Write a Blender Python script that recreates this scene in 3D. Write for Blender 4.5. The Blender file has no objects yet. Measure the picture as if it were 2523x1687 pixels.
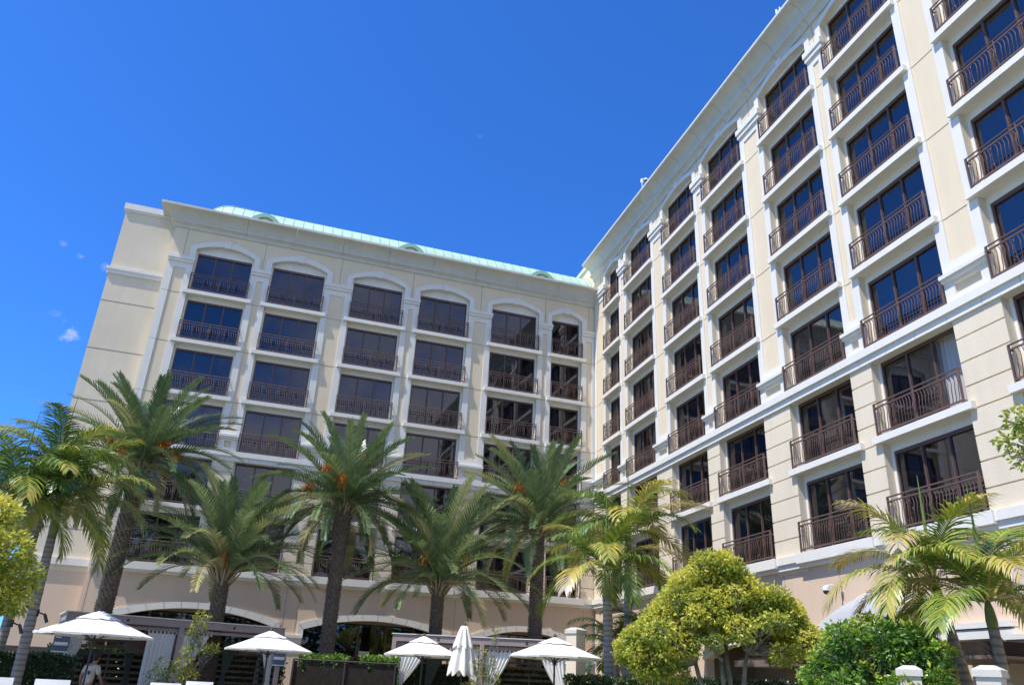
import bpy, bmesh, math, random
from math import sin, cos, pi, radians, sqrt, atan2, hypot
from mathutils import Vector, Matrix, noise
R = random.Random(7)
scn = bpy.context.scene

# ------------------------------------------------------------------ camera
cam_d = bpy.data.cameras.new("camera"); cam = bpy.data.objects.new("camera", cam_d)
scn.collection.objects.link(cam); scn.camera = cam
cam_d.sensor_width = 36.0; cam_d.lens = 36.0 * 1917.365 / 2523.0
cam_d.clip_start = 0.1; cam_d.clip_end = 3000
MR = ((0.94670208, -0.3188449, 0.04575042), (0.16824807, 0.36836002, -0.91433226), (0.27467755, 0.87329768, 0.40237223))
cm = Matrix(((MR[0][0], -MR[1][0], -MR[2][0], -19.2961),
             (MR[0][1], -MR[1][1], -MR[2][1], -43.3955),
             (MR[0][2], -MR[1][2], -MR[2][2], 1.4585), (0, 0, 0, 1)))
cam.matrix_world = cm

# ------------------------------------------------------------------ world + sun
SUN = Vector((0.54, 0.165, -1.0)).normalized()          # direction the light travels
el = math.asin(-SUN.z); az = atan2(-SUN.x, -SUN.y)
w = bpy.data.worlds.new("World"); scn.world = w; w.use_nodes = True
nt = w.node_tree; nt.nodes.clear()
def N(t, **k):
    n = nt.nodes.new(t)
    for a, b in k.items(): setattr(n, a, b)
    return n
sky = N('ShaderNodeTexSky', sky_type='NISHITA', sun_disc=False, sun_elevation=el, sun_rotation=az)
sky.air_density = 1.0; sky.dust_density = 0.3; sky.ozone_density = 3.0
hsv = N('ShaderNodeHueSaturation'); hsv.inputs['Saturation'].default_value = 1.08; hsv.inputs['Value'].default_value = 1.0
nt.links.new(sky.outputs[0], hsv.inputs['Color'])
# small wispy clouds: a few directions in the sky and a broken field behind the viewer (seen mirrored in the windows)
tc = N('ShaderNodeTexCoord')
nz = N('ShaderNodeTexNoise'); nz.inputs['Scale'].default_value = 3.2; nz.inputs['Detail'].default_value = 8; nz.inputs['Roughness'].default_value = .6
nt.links.new(tc.outputs['Generated'], nz.inputs['Vector'])
cr = N('ShaderNodeMapRange'); cr.inputs['From Min'].default_value = .42; cr.inputs['From Max'].default_value = .62
nt.links.new(nz.outputs['Fac'], cr.inputs['Value'])
sep = N('ShaderNodeSeparateXYZ'); nt.links.new(tc.outputs['Generated'], sep.inputs[0])
bk = N('ShaderNodeMapRange'); bk.inputs['From Min'].default_value = 0.0; bk.inputs['From Max'].default_value = -.35
nt.links.new(sep.outputs['Y'], bk.inputs['Value'])
mul = N('ShaderNodeMath', operation='MULTIPLY'); nt.links.new(cr.outputs[0], mul.inputs[0]); nt.links.new(bk.outputs[0], mul.inputs[1])
mul2 = N('ShaderNodeMath', operation='MULTIPLY'); nt.links.new(mul.outputs[0], mul2.inputs[0]); mul2.inputs[1].default_value = .9
acc = mul2.outputs[0]
nz2 = N('ShaderNodeTexNoise'); nz2.inputs['Scale'].default_value = 55; nz2.inputs['Detail'].default_value = 7; nz2.inputs['Roughness'].default_value = .62
nt.links.new(tc.outputs['Generated'], nz2.inputs['Vector'])
for dv, rad, amp in (((-.2308, .9124, .3379), .03, .6), ((-.2317, .8792, .4164), .017, .4), ((-.2092, .8869, .4120), .014, .25),
                     ((-.2517, .8706, .4228), .014, .25), ((.1835, .7623, .6207), .012, .07), ((-.245, .9, .352), .02, .18)):
    vd = N('ShaderNodeVectorMath', operation='DISTANCE'); vd.inputs[1].default_value = dv
    nt.links.new(tc.outputs['Generated'], vd.inputs[0])
    m1 = N('ShaderNodeMapRange'); m1.inputs['From Min'].default_value = rad; m1.inputs['From Max'].default_value = 0
    m1.inputs['To Min'].default_value = -.34; m1.inputs['To Max'].default_value = .16; m1.clamp = False
    nt.links.new(vd.outputs['Value'], m1.inputs['Value'])
    ad = N('ShaderNodeMath', operation='ADD'); nt.links.new(m1.outputs[0], ad.inputs[0]); nt.links.new(nz2.outputs['Fac'], ad.inputs[1])
    m2 = N('ShaderNodeMapRange'); m2.inputs['From Min'].default_value = .53; m2.inputs['From Max'].default_value = .80; m2.inputs['To Max'].default_value = amp
    nt.links.new(ad.outputs[0], m2.inputs['Value'])
    mx = N('ShaderNodeMath', operation='MAXIMUM'); nt.links.new(acc, mx.inputs[0]); nt.links.new(m2.outputs[0], mx.inputs[1]); acc = mx.outputs[0]
mix = N('ShaderNodeMixRGB'); mix.inputs['Color2'].default_value = (7.5, 7.8, 8.4, 1)
tn_ = N('ShaderNodeMixRGB', blend_type='MULTIPLY'); tn_.inputs['Fac'].default_value = 1; tn_.inputs['Color2'].default_value = (.46, 1.10, 2.05, 1)
nt.links.new(hsv.outputs[0], tn_.inputs['Color1'])
nt.links.new(acc, mix.inputs['Fac']); nt.links.new(tn_.outputs[0], mix.inputs['Color1'])
bg = N('ShaderNodeBackground'); bg.inputs['Strength'].default_value = 0.10
wo = N('ShaderNodeOutputWorld'); nt.links.new(mix.outputs[0], bg.inputs[0]); nt.links.new(bg.outputs[0], wo.inputs[0])

sd = bpy.data.lights.new("sun", 'SUN'); sd.energy = 4.6; sd.angle = radians(.53); sd.color = (1.0, .955, .88)
so = bpy.data.objects.new("sun", sd); scn.collection.objects.link(so)
so.rotation_euler = SUN.to_track_quat('-Z', 'Y').to_euler(); so.location = (-40, -40, 70)
scn.view_settings.view_transform = 'Standard'; scn.view_settings.look = 'None'; scn.view_settings.exposure = 0.26
scn.view_settings.gamma = 1

# ------------------------------------------------------------------ materials
def mat(name, col, rough=.8, metal=0, var=.0, vscale=3., bump=0, bscale=60, streak=False, spec=.5, trans=0):
    m = bpy.data.materials.new(name); m.use_nodes = True; t = m.node_tree; b = t.nodes['Principled BSDF']
    b.inputs['Roughness'].default_value = rough; b.inputs['Metallic'].default_value = metal
    b.inputs['Specular IOR Level'].default_value = spec
    b.inputs['Base Color'].default_value = (*col, 1)
    if var or streak:
        tcn = t.nodes.new('ShaderNodeTexCoord'); mp = t.nodes.new('ShaderNodeMapping')
        mp.inputs['Scale'].default_value = (1, 1, .12) if streak else (1, 1, 1)
        n = t.nodes.new('ShaderNodeTexNoise'); n.inputs['Scale'].default_value = vscale; n.inputs['Detail'].default_value = 6
        t.links.new(tcn.outputs['Object'], mp.inputs[0]); t.links.new(mp.outputs[0], n.inputs['Vector'])
        r = t.nodes.new('ShaderNodeMapRange'); r.inputs['From Min'].default_value = .3; r.inputs['From Max'].default_value = .7
        r.inputs['To Min'].default_value = 1 - var; r.inputs['To Max'].default_value = 1 + var
        if streak:   # run-off streaks times broad blotches
            n2 = t.nodes.new('ShaderNodeTexNoise'); n2.inputs['Scale'].default_value = .55; n2.inputs['Detail'].default_value = 5
            t.links.new(tcn.outputs['Object'], n2.inputs['Vector'])
            av = t.nodes.new('ShaderNodeMath'); av.operation = 'MULTIPLY_ADD'; av.inputs[1].default_value = .45
            hf = t.nodes.new('ShaderNodeMath'); hf.operation = 'MULTIPLY'; hf.inputs[1].default_value = .55
            t.links.new(n.outputs['Fac'], hf.inputs[0]); t.links.new(n2.outputs['Fac'], av.inputs[0]); t.links.new(hf.outputs[0], av.inputs[2])
            t.links.new(av.outputs[0], r.inputs['Value'])
        else: t.links.new(n.outputs['Fac'], r.inputs['Value'])
        mu = t.nodes.new('ShaderNodeVectorMath'); mu.operation = 'SCALE'; mu.inputs[0].default_value = col
        t.links.new(r.outputs[0], mu.inputs['Scale']); t.links.new(mu.outputs[0], b.inputs['Base Color'])
    if bump:
        tcn = t.nodes.new('ShaderNodeTexCoord')
        n = t.nodes.new('ShaderNodeTexNoise'); n.inputs['Scale'].default_value = bscale; n.inputs['Detail'].default_value = 4
        t.links.new(tcn.outputs['Object'], n.inputs['Vector'])
        bp = t.nodes.new('ShaderNodeBump'); bp.inputs['Strength'].default_value = bump; bp.inputs['Distance'].default_value = .02
        t.links.new(n.outputs['Fac'], bp.inputs['Height']); t.links.new(bp.outputs[0], b.inputs['Normal'])
    return m
def leafmat(name, ramp, rough=.45, trans=.35, spec=.4):
    """colour from a per-leaf attribute 'tint' (0..1), leaf-own colour"""
    m = bpy.data.materials.new(name); m.use_nodes = True; t = m.node_tree; b = t.nodes['Principled BSDF']
    a = t.nodes.new('ShaderNodeAttribute'); a.attribute_name = 'tint'
    c = t.nodes.new('ShaderNodeValToRGB'); e = c.color_ramp.elements
    e[0].position = ramp[0][0]; e[0].color = (*ramp[0][1], 1); e[1].position = ramp[-1][0]; e[1].color = (*ramp[-1][1], 1)
    for p, col in ramp[1:-1]:
        x = e.new(p); x.color = (*col, 1)
    t.links.new(a.outputs['Fac'], c.inputs[0]); t.links.new(c.outputs[0], b.inputs['Base Color'])
    b.inputs['Roughness'].default_value = rough; b.inputs['Specular IOR Level'].default_value = spec
    if trans:
        tr = t.nodes.new('ShaderNodeBsdfTranslucent'); t.links.new(c.outputs[0], tr.inputs[0])
        ms = t.nodes.new('ShaderNodeMixShader'); ms.inputs[0].default_value = trans
        t.links.new(b.outputs[0], ms.inputs[1]); t.links.new(tr.outputs[0], ms.inputs[2])
        t.links.new(ms.outputs[0], t.nodes['Material Output'].inputs[0])
    return m
M = {}
M['cream'] = mat('cream_stucco', (.77, .64, .45), .9, var=.05, vscale=2.6, streak=True, bump=.5, bscale=45)
M['cream_streak'] = mat('cream_stucco_weathered', (.73, .635, .48), .9, var=.10, vscale=1.6, streak=True, bump=.5, bscale=45)
M['stone'] = mat('pale_rusticated_stucco', (.75, .645, .485), .9, var=.06, vscale=2.6, streak=True, bump=.5, bscale=45)
M['tan'] = mat('tan_stucco', (.70, .53, .385), .9, var=.06, vscale=2.0, streak=True, bump=.5, bscale=40)
M['white'] = mat('white_painted_trim', (.77, .735, .665), .75, var=.05, vscale=3.4, streak=True, bump=.3, bscale=50)
M['cornice'] = mat('weathered_white_cornice', (.60, .59, .53), .8, var=.08, vscale=2.2, streak=True, bump=.4, bscale=30)
M['soffit'] = mat('cream_soffit', (.62, .60, .50), .85, var=.05)
M['joint'] = mat('joint_sealant', (.24, .22, .20), .9)
M['frame'] = mat('bronze_window_frame', (.105, .062, .048), .45, spec=.5)
M['rail'] = mat('bronze_railing', (.145, .086, .068), .5, spec=.5, var=.08, vscale=8)
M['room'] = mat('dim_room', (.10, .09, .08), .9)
M['mint'] = mat('mint_green_metal_roof', (.44, .62, .49), .6, metal=0, var=.14, vscale=2.5, streak=True)
M['mint_shaded'] = mat('shaded_mint_dormer_metal', (.26, .48, .37), .5, var=.06)  # roof mint made darker: the dormers' shade is put into the colour
M['mint_seam'] = mat('green_standing_seam', (.20, .42, .35), .5)
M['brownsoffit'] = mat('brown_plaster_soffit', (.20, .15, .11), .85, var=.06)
M['fabric'] = mat('white_canvas', (.80, .78, .74), .85, bump=.3, bscale=25)
M['canvas'] = mat('ivory_canvas', (.78, .74, .66), .85, bump=.3, bscale=25)
M['drape'] = mat('linen_drape', (.70, .68, .63), .9)
M['grey_drape'] = mat('grey_green_drape', (.13, .16, .15), .9)
M['bark'] = mat('brown_grey_palm_boots', (.17, .135, .105), .95, var=.4, vscale=9, bump=.7, bscale=20)
M['darkmetal'] = mat('dark_bronze_metal', (.05, .04, .035), .5)
M['cabana'] = mat('mauve_brown_painted_wood', (.33, .255, .24), .6, var=.06)
M['slat'] = mat('brown_wood_slats', (.20, .145, .115), .65, var=.12)
M['darkwood'] = mat('dark_brown_panel', (.035, .027, .023), .9, spec=.2, var=.25, vscale=5)
M['awning'] = mat('grey_awning_fabric', (.42, .42, .43), .8)
M['bluesign'] = mat('blue_grey_sign', (.10, .14, .19), .5)
M['signwhite'] = mat('sign_white', (.75, .77, .78), .5)
M['skin'] = mat('skin', (.42, .22, .14), .55)
M['hair'] = mat('dark_hair', (.02, .014, .01), .6)
M['shirt'] = mat('beige_polo', (.62, .58, .50), .85)
M['trousers'] = mat('khaki_trousers', (.35, .31, .25), .85)
M['navy'] = mat('navy_cloth', (.03, .04, .08), .85)
M['barkgrey'] = mat('smooth_grey_bark', (.20, .20, .17), .85, var=.3, vscale=6, bump=.4, bscale=15)
M['paving'] = mat('pale_concrete_paving', (.24, .235, .17), .85, var=.08, vscale=.6, bump=.2)
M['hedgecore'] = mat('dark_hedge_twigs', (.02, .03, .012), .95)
M['chair'] = mat('white_sling_fabric', (.76, .76, .74), .7)
M['orange'] = leafmat('orange_fruit_strands', [(0, (.55, .17, .02)), (1, (.80, .34, .04))], .6, .2)
M['date'] = leafmat('date_palm_leaf', [(0, (.065, .12, .055)), (.5, (.165, .24, .10)), (.8, (.33, .38, .15)), (.93, (.46, .44, .18)), (1, (.36, .28, .17))], .34, .22, .6)
M['king'] = leafmat('king_palm_leaf', [(0, (.03, .065, .018)), (.45, (.10, .19, .03)), (.7, (.30, .36, .045)), (.86, (.55, .44, .08)), (.95, (.42, .32, .18)), (1, (.50, .44, .36))], .36, .2, .6)
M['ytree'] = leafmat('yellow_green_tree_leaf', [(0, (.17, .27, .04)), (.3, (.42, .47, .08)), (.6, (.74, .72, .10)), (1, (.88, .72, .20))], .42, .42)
M['schef'] = leafmat('variegated_shrub_leaf', [(0, (.05, .13, .025)), (.45, (.16, .34, .04)), (.75, (.48, .58, .06)), (1, (.80, .74, .12))], .3, .32, .6)
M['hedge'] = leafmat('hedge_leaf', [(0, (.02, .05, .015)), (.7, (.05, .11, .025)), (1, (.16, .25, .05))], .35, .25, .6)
M['croton'] = leafmat('yellow_green_shrub_leaf', [(0, (.05, .10, .02)), (.5, (.20, .26, .04)), (.85, (.58, .50, .07)), (1, (.60, .30, .08))], .4, .3)
def ringbark():
    m = mat('ringed_grey_palm_trunk', (.30, .27, .24), .85, bump=.3, bscale=20); t = m.node_tree; b = t.nodes['Principled BSDF']
    tcn = t.nodes.new('ShaderNodeTexCoord'); wv = t.nodes.new('ShaderNodeTexWave'); wv.bands_direction = 'Z'
    wv.inputs['Scale'].default_value = 2.1; wv.inputs['Distortion'].default_value = 2.2; wv.inputs['Detail'].default_value = 3; wv.inputs['Detail Scale'].default_value = 1.5
    t.links.new(tcn.outputs['Object'], wv.inputs['Vector'])
    c = t.nodes.new('ShaderNodeValToRGB'); c.color_ramp.elements[0].position = .05; c.color_ramp.elements[0].color = (.20, .17, .145, 1)
    c.color_ramp.elements[1].position = .45; c.color_ramp.elements[1].color = (.31, .29, .26, 1)
    t.links.new(wv.outputs['Fac'], c.inputs[0]); t.links.new(c.outputs[0], b.inputs['Base Color']); return m
M['ring'] = ringbark()
M['shaft'] = mat('green_crownshaft', (.16, .22, .06), .5, var=.15, vscale=4)
def glassmat(name, tint, ior, rough=.02):
    m = bpy.data.materials.new(name); m.use_nodes = True; t = m.node_tree; t.nodes.remove(t.nodes['Principled BSDF'])
    fr = t.nodes.new('ShaderNodeFresnel'); fr.inputs[0].default_value = ior
    mr = t.nodes.new('ShaderNodeMapRange'); mr.inputs['To Min'].default_value = .10; mr.inputs['To Max'].default_value = .15
    t.links.new(fr.outputs[0], mr.inputs['Value'])
    tr = t.nodes.new('ShaderNodeBsdfTransparent'); tr.inputs[0].default_value = (*tint, 1)
    gl = t.nodes.new('ShaderNodeBsdfGlossy'); gl.inputs['Roughness'].default_value = rough; gl.inputs[0].default_value = (.88, .84, .90, 1)
    # faint roller-wave distortion
    tcn = t.nodes.new('ShaderNodeTexCoord'); n = t.nodes.new('ShaderNodeTexNoise'); n.inputs['Scale'].default_value = .7; n.inputs['Detail'].default_value = 1
    t.links.new(tcn.outputs['Object'], n.inputs['Vector'])
    bp = t.nodes.new('ShaderNodeBump'); bp.inputs['Strength'].default_value = .15; bp.inputs['Distance'].default_value = .02
    t.links.new(n.outputs['Fac'], bp.inputs['Height']); t.links.new(bp.outputs[0], gl.inputs['Normal'])
    ms = t.nodes.new('ShaderNodeMixShader'); t.links.new(mr.outputs[0], ms.inputs[0])
    t.links.new(tr.outputs[0], ms.inputs[1]); t.links.new(gl.outputs[0], ms.inputs[2])
    t.links.new(ms.outputs[0], t.nodes['Material Output'].inputs[0]); return m
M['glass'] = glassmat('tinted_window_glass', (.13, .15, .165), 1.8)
M['curtain'] = mat('grey_sheer_curtain', (.42, .42, .42), .9)
CURT = [M['curtain'], mat('beige_curtain', (.46, .42, .34), .9), mat('dark_curtain', (.16, .17, .19), .9)]

# ------------------------------------------------------------------ mesh helpers
class MB:
    def __init__(s): s.v = []; s.f = []; s.mi = []; s.t = []; s.cur = 0; s.tint = None
    def face(s, pts, tint=None):
        i = len(s.v); s.v += [tuple(p) for p in pts]; s.f.append(tuple(range(i, i + len(pts)))); s.mi.append(s.cur); s.t.append(0. if tint is None else tint)
    def box(s, a0, a1, b0, b1, c0, c1, f=None):
        i = len(s.v); P = [(a, b, c) for c in (c0, c1) for b in (b0, b1) for a in (a0, a1)]
        s.v += [tuple(f(*p)) if f else p for p in P]
        for q in ((0, 2, 3, 1), (4, 5, 7, 6), (0, 1, 5, 4), (2, 6, 7, 3), (0, 4, 6, 2), (1, 3, 7, 5)):
            s.f.append(tuple(i + k for k in q)); s.mi.append(s.cur); s.t.append(0.)
    def prism(s, poly, d0, d1, f):
        n = len(poly); i = len(s.v)
        s.v += [tuple(f(u, d0, z)) for u, z in poly] + [tuple(f(u, d1, z)) for u, z in poly]
        s.f.append(tuple(range(i, i + n))); s.f.append(tuple(range(i + 2 * n - 1, i + n - 1, -1)))
        for k in range(n): s.f.append((i + k, i + n + k, i + n + (k + 1) % n, i + (k + 1) % n))
        s.mi += [s.cur] * (n + 2); s.t += [0.] * (n + 2)
    def tube(s, pts, rads, n=6, cap=True, tint=0.):
        i0 = len(s.v); m = len(pts); pts = [Vector(p) for p in pts]
        if not hasattr(rads, '__len__'): rads = [rads] * m
        up = Vector((0, 0, 1)); pv = None
        for k in range(m):
            t = (pts[min(k + 1, m - 1)] - pts[max(k - 1, 0)])
            t = t.normalized() if t.length > 1e-9 else Vector((0, 0, 1))
            if pv is None: pv = t.orthogonal().normalized()
            pv = (pv - t * pv.dot(t)); pv = pv.normalized() if pv.length > 1e-6 else t.orthogonal().normalized()
            b = t.cross(pv)
            for j in range(n):
                a = 2 * pi * j / n; s.v.append(tuple(pts[k] + (pv * cos(a) + b * sin(a)) * rads[k]))
        for k in range(m - 1):
            for j in range(n):
                a = i0 + k * n + j; b2 = i0 + k * n + (j + 1) % n
                s.f.append((a, b2, b2 + n, a + n)); s.mi.append(s.cur); s.t.append(tint)
        if cap:
            s.f.append(tuple(i0 + j for j in range(n - 1, -1, -1))); s.f.append(tuple(i0 + (m - 1) * n + j for j in range(n)))
            s.mi += [s.cur] * 2; s.t += [tint] * 2
    def grid(s, P, closed=False, tint=0.):
        i0 = len(s.v); r = len(P); c = len(P[0])
        for row in P: s.v += [tuple(p) for p in row]
        for a in range(r - 1):
            for b in range(c if closed else c - 1):
                s.f.append((i0 + a * c + b, i0 + a * c + (b + 1) % c, i0 + (a + 1) * c + (b + 1) % c, i0 + (a + 1) * c + b)); s.mi.append(s.cur); s.t.append(tint)
    def mesh(s, name, mats, smooth=False, recalc=True, tint=False):
        me = bpy.data.meshes.new(name); me.from_pydata(s.v, [], s.f)
        for m in (mats if isinstance(mats, (list, tuple)) else [mats]): me.materials.append(m)
        if any(s.mi): me.polygons.foreach_set('material_index', s.mi)
        if tint:
            at = me.attributes.new('tint', 'FLOAT', 'FACE'); at.data.foreach_set('value', s.t)
        if recalc:
            b = bmesh.new(); b.from_mesh(me); bmesh.ops.recalc_face_normals(b, faces=b.faces); b.to_mesh(me); b.free()
        if smooth: me.polygons.foreach_set('use_smooth', [True] * len(me.polygons))
        me.update(); return me
    def obj(s, name, mats, parent=None, **k):
        return link(name, s.mesh(name, mats, **k), parent)
def split_boxes(mb, name, m, parent, per=1):
    for k in range(0, len(mb.v), 8 * per):
        q = MB(); q.v = mb.v[k:k + 8 * per]; nf = 6 * per; i = k // 8 * 6
        q.f = [tuple(v - k for v in fc) for fc in mb.f[i:i + nf]]; q.mi = [0] * len(q.f); q.t = [0.] * len(q.f); q.obj(name, m, parent)
def link(name, data, parent=None, loc=None, rz=None):
    o = bpy.data.objects.new(name, data); scn.collection.objects.link(o)
    if parent: o.parent = parent
    if loc is not None: o.location = loc
    if rz is not None: o.rotation_euler = (0, 0, rz)
    return o
def tag(o, label, cat, group=None):
    o['label'] = label; o['category'] = cat
    if group: o['group'] = group
    return o
def thing(name, label, cat, loc=(0, 0, 0), rz=0, group=None):
    return tag(link(name, None, None, loc, rz), label, cat, group)

# ------------------------------------------------------------------ setting: ground
g = MB(); g.box(-160, 160, -160, 160, -.3, 0)
o = g.obj('pool_deck', M['paving']); o['kind'] = 'structure'
o['label'] = 'pale paved pool deck and courtyard ground'

# ------------------------------------------------------------------ hotel wings
ANG = -0.04184443
class Wing:
    """u along the wall, d depth behind the sill fronts, z up; local coordinates of the wing's root"""
    def __init__(s, side): s.side = side
    def f(s, u, d, z): return (u, d, z) if s.side == 'L' else (d, u, z)
def arc(uc, hw, z0, rise, n=14, a0=-1, a1=1):
    return [(uc + hw * (a0 + (a1 - a0) * i / n), z0 + rise * (1 - (a0 + (a1 - a0) * i / n) ** 2)) for i in range(n + 1)]
def window_meshes(W, w, tag_):
    f = W.f; h = 2.50; z0 = .25; hw = w / 2
    m = MB(); d0, d1 = .50, .58; t = .065
    m.box(-hw + .1, -hw + .1 + t, d0, d1, z0, z0 + h, f); m.box(hw - .1 - t, hw - .1, d0, d1, z0, z0 + h, f)
    m.box(-hw + .1 + t, hw - .1 - t, d0, d1, z0, z0 + t, f); m.box(-hw + .1 + t, hw - .1 - t, d0 - .02, d1, z0 + h - .11, z0 + h, f)
    npan = 3 if w > 2.7 else 2
    iw = w - .2 - 2 * t
    for k in range(1, npan):
        u = -iw / 2 + iw * k / npan; m.box(u - .035, u + .035, d0 - .01, d1, z0 + t, z0 + h - .11, f)
        m.box(u - .05, u - .035, d0 + .02, d1, z0 + t, z0 + h - .11, f)
    frame = m.mesh('window_frame', M['frame'])
    panes = []
    for v in range(4):
        g = MB(); rr = random.Random(v + int(w * 10))
        for k in range(1 if v == 3 else 0, npan):
            ua = -iw / 2 + iw * k / npan; ub = -iw / 2 + iw * (k + 1) / npan
            e = rr.uniform(-.004, .004); e2 = rr.uniform(-.004, .004)
            g.face([f(ua, .55 + e, z0 + t), f(ub, .55 - e, z0 + t), f(ub, .55 - e + e2, z0 + h - .11), f(ua, .55 + e + e2, z0 + h - .11)])
        panes.append(g.mesh('glass_pane', M['glass'], recalc=False))
    curt = []
    for v in range(3):
        c = MB(); rr = random.Random(v * 3 + 1)
        spans = [(-hw + .12, hw - .12)] if v == 0 else ([(-hw + .12, -hw + .12 + w * .36), (hw - .12 - w * .3, hw - .12)] if v == 1 else [(-hw + .12, hw - .12 - w * .34)])
        for a, b in spans:
            n = int((b - a) / .035); P = []
            for zz in (z0 + .02, z0 + 1.3, z0 + h):
                P.append([f(a + (b - a) * i / n, .80 + .035 * sin(i * 1.35 + zz), zz) for i in range(n + 1)])
            c.grid(P)
        curt += [c.mesh('curtain', cmt, smooth=True, recalc=False) for cmt in CURT]
    s = MB(); ov = .24
    s.box(-hw - ov, hw + ov, 0, .47, 0, .22, f)
    sill = s.mesh('window_sill', M['white'])
    sb = MB(); sb.box(-hw - ov, hw + ov, -.05, .25, -.15, .20, f)
    sillbig = sb.mesh('window_sill', M['white'])
    # railing: flat posts, three rails, bellied bars and two ring motifs
    r = MB(); dd = .035; hb = hw - .02; s_ = 1 if W.side == 'L' else -1
    for z in (1.27,): r.tube([f(-hb - .03, dd, z), f(hb + .03, dd, z)], .026, 6)
    r.box(-hb, hb, dd - .022, dd + .022, 1.115, 1.155, f); r.box(-hb, hb, dd - .025, dd + .025, .285, .33, f)
    for u in (-hb, hb): r.box(u - .025, u + .025, dd - .03, dd + .03, .22, 1.26, f); r.box(u - .02, u + .02, dd + .03, .20, 1.115, 1.15, f); r.box(u - .02, u + .02, dd + .03, .20, .285, .32, f)
    r.box(-.018, .018, dd - .018, dd + .018, .22, 1.26, f)
    mot = [-hb * .52, hb * .52] if w > 2.7 else [-hb * .5, hb * .5]
    def bar(u, bow, rad=.0115):
        r.tube([f(u + bow * sin(pi * t / 6) * s_, dd - .075 * sin(pi * min(1, t / 6 * 1.15)) ** 2, .33 + .785 * t / 6) for t in range(7)], rad, 4, cap=False)
    n = int(2 * hb / .122)
    for i in range(1, n):
        u = -hb + 2 * hb * i / n
        if any(abs(u - mm) < .085 for mm in mot) or abs(u) < .05: continue
        bar(u, .105)
    bar(-.02, -.06, .011); bar(.02, .06, .011)
    for mm in mot:
        for q in (-1, 1):
            r.tube([f(mm + q * (.07 - .045 * sin(pi * t / 6)), dd - .01, .33 + .785 * t / 6) for t in range(7)], .009, 4, cap=False)
        for zc in (.46, .98):
            r.tube([f(mm + .055 * cos(a * pi / 4), dd - .03, zc + .055 * sin(a * pi / 4)) for a in range(9)], .009, 4, cap=False)
    rail = r.mesh('balcony_railing', M['rail'])
    return dict(frame=frame, panes=panes, curt=curt, sill=sill, sillbig=sillbig, rail=rail)

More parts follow.
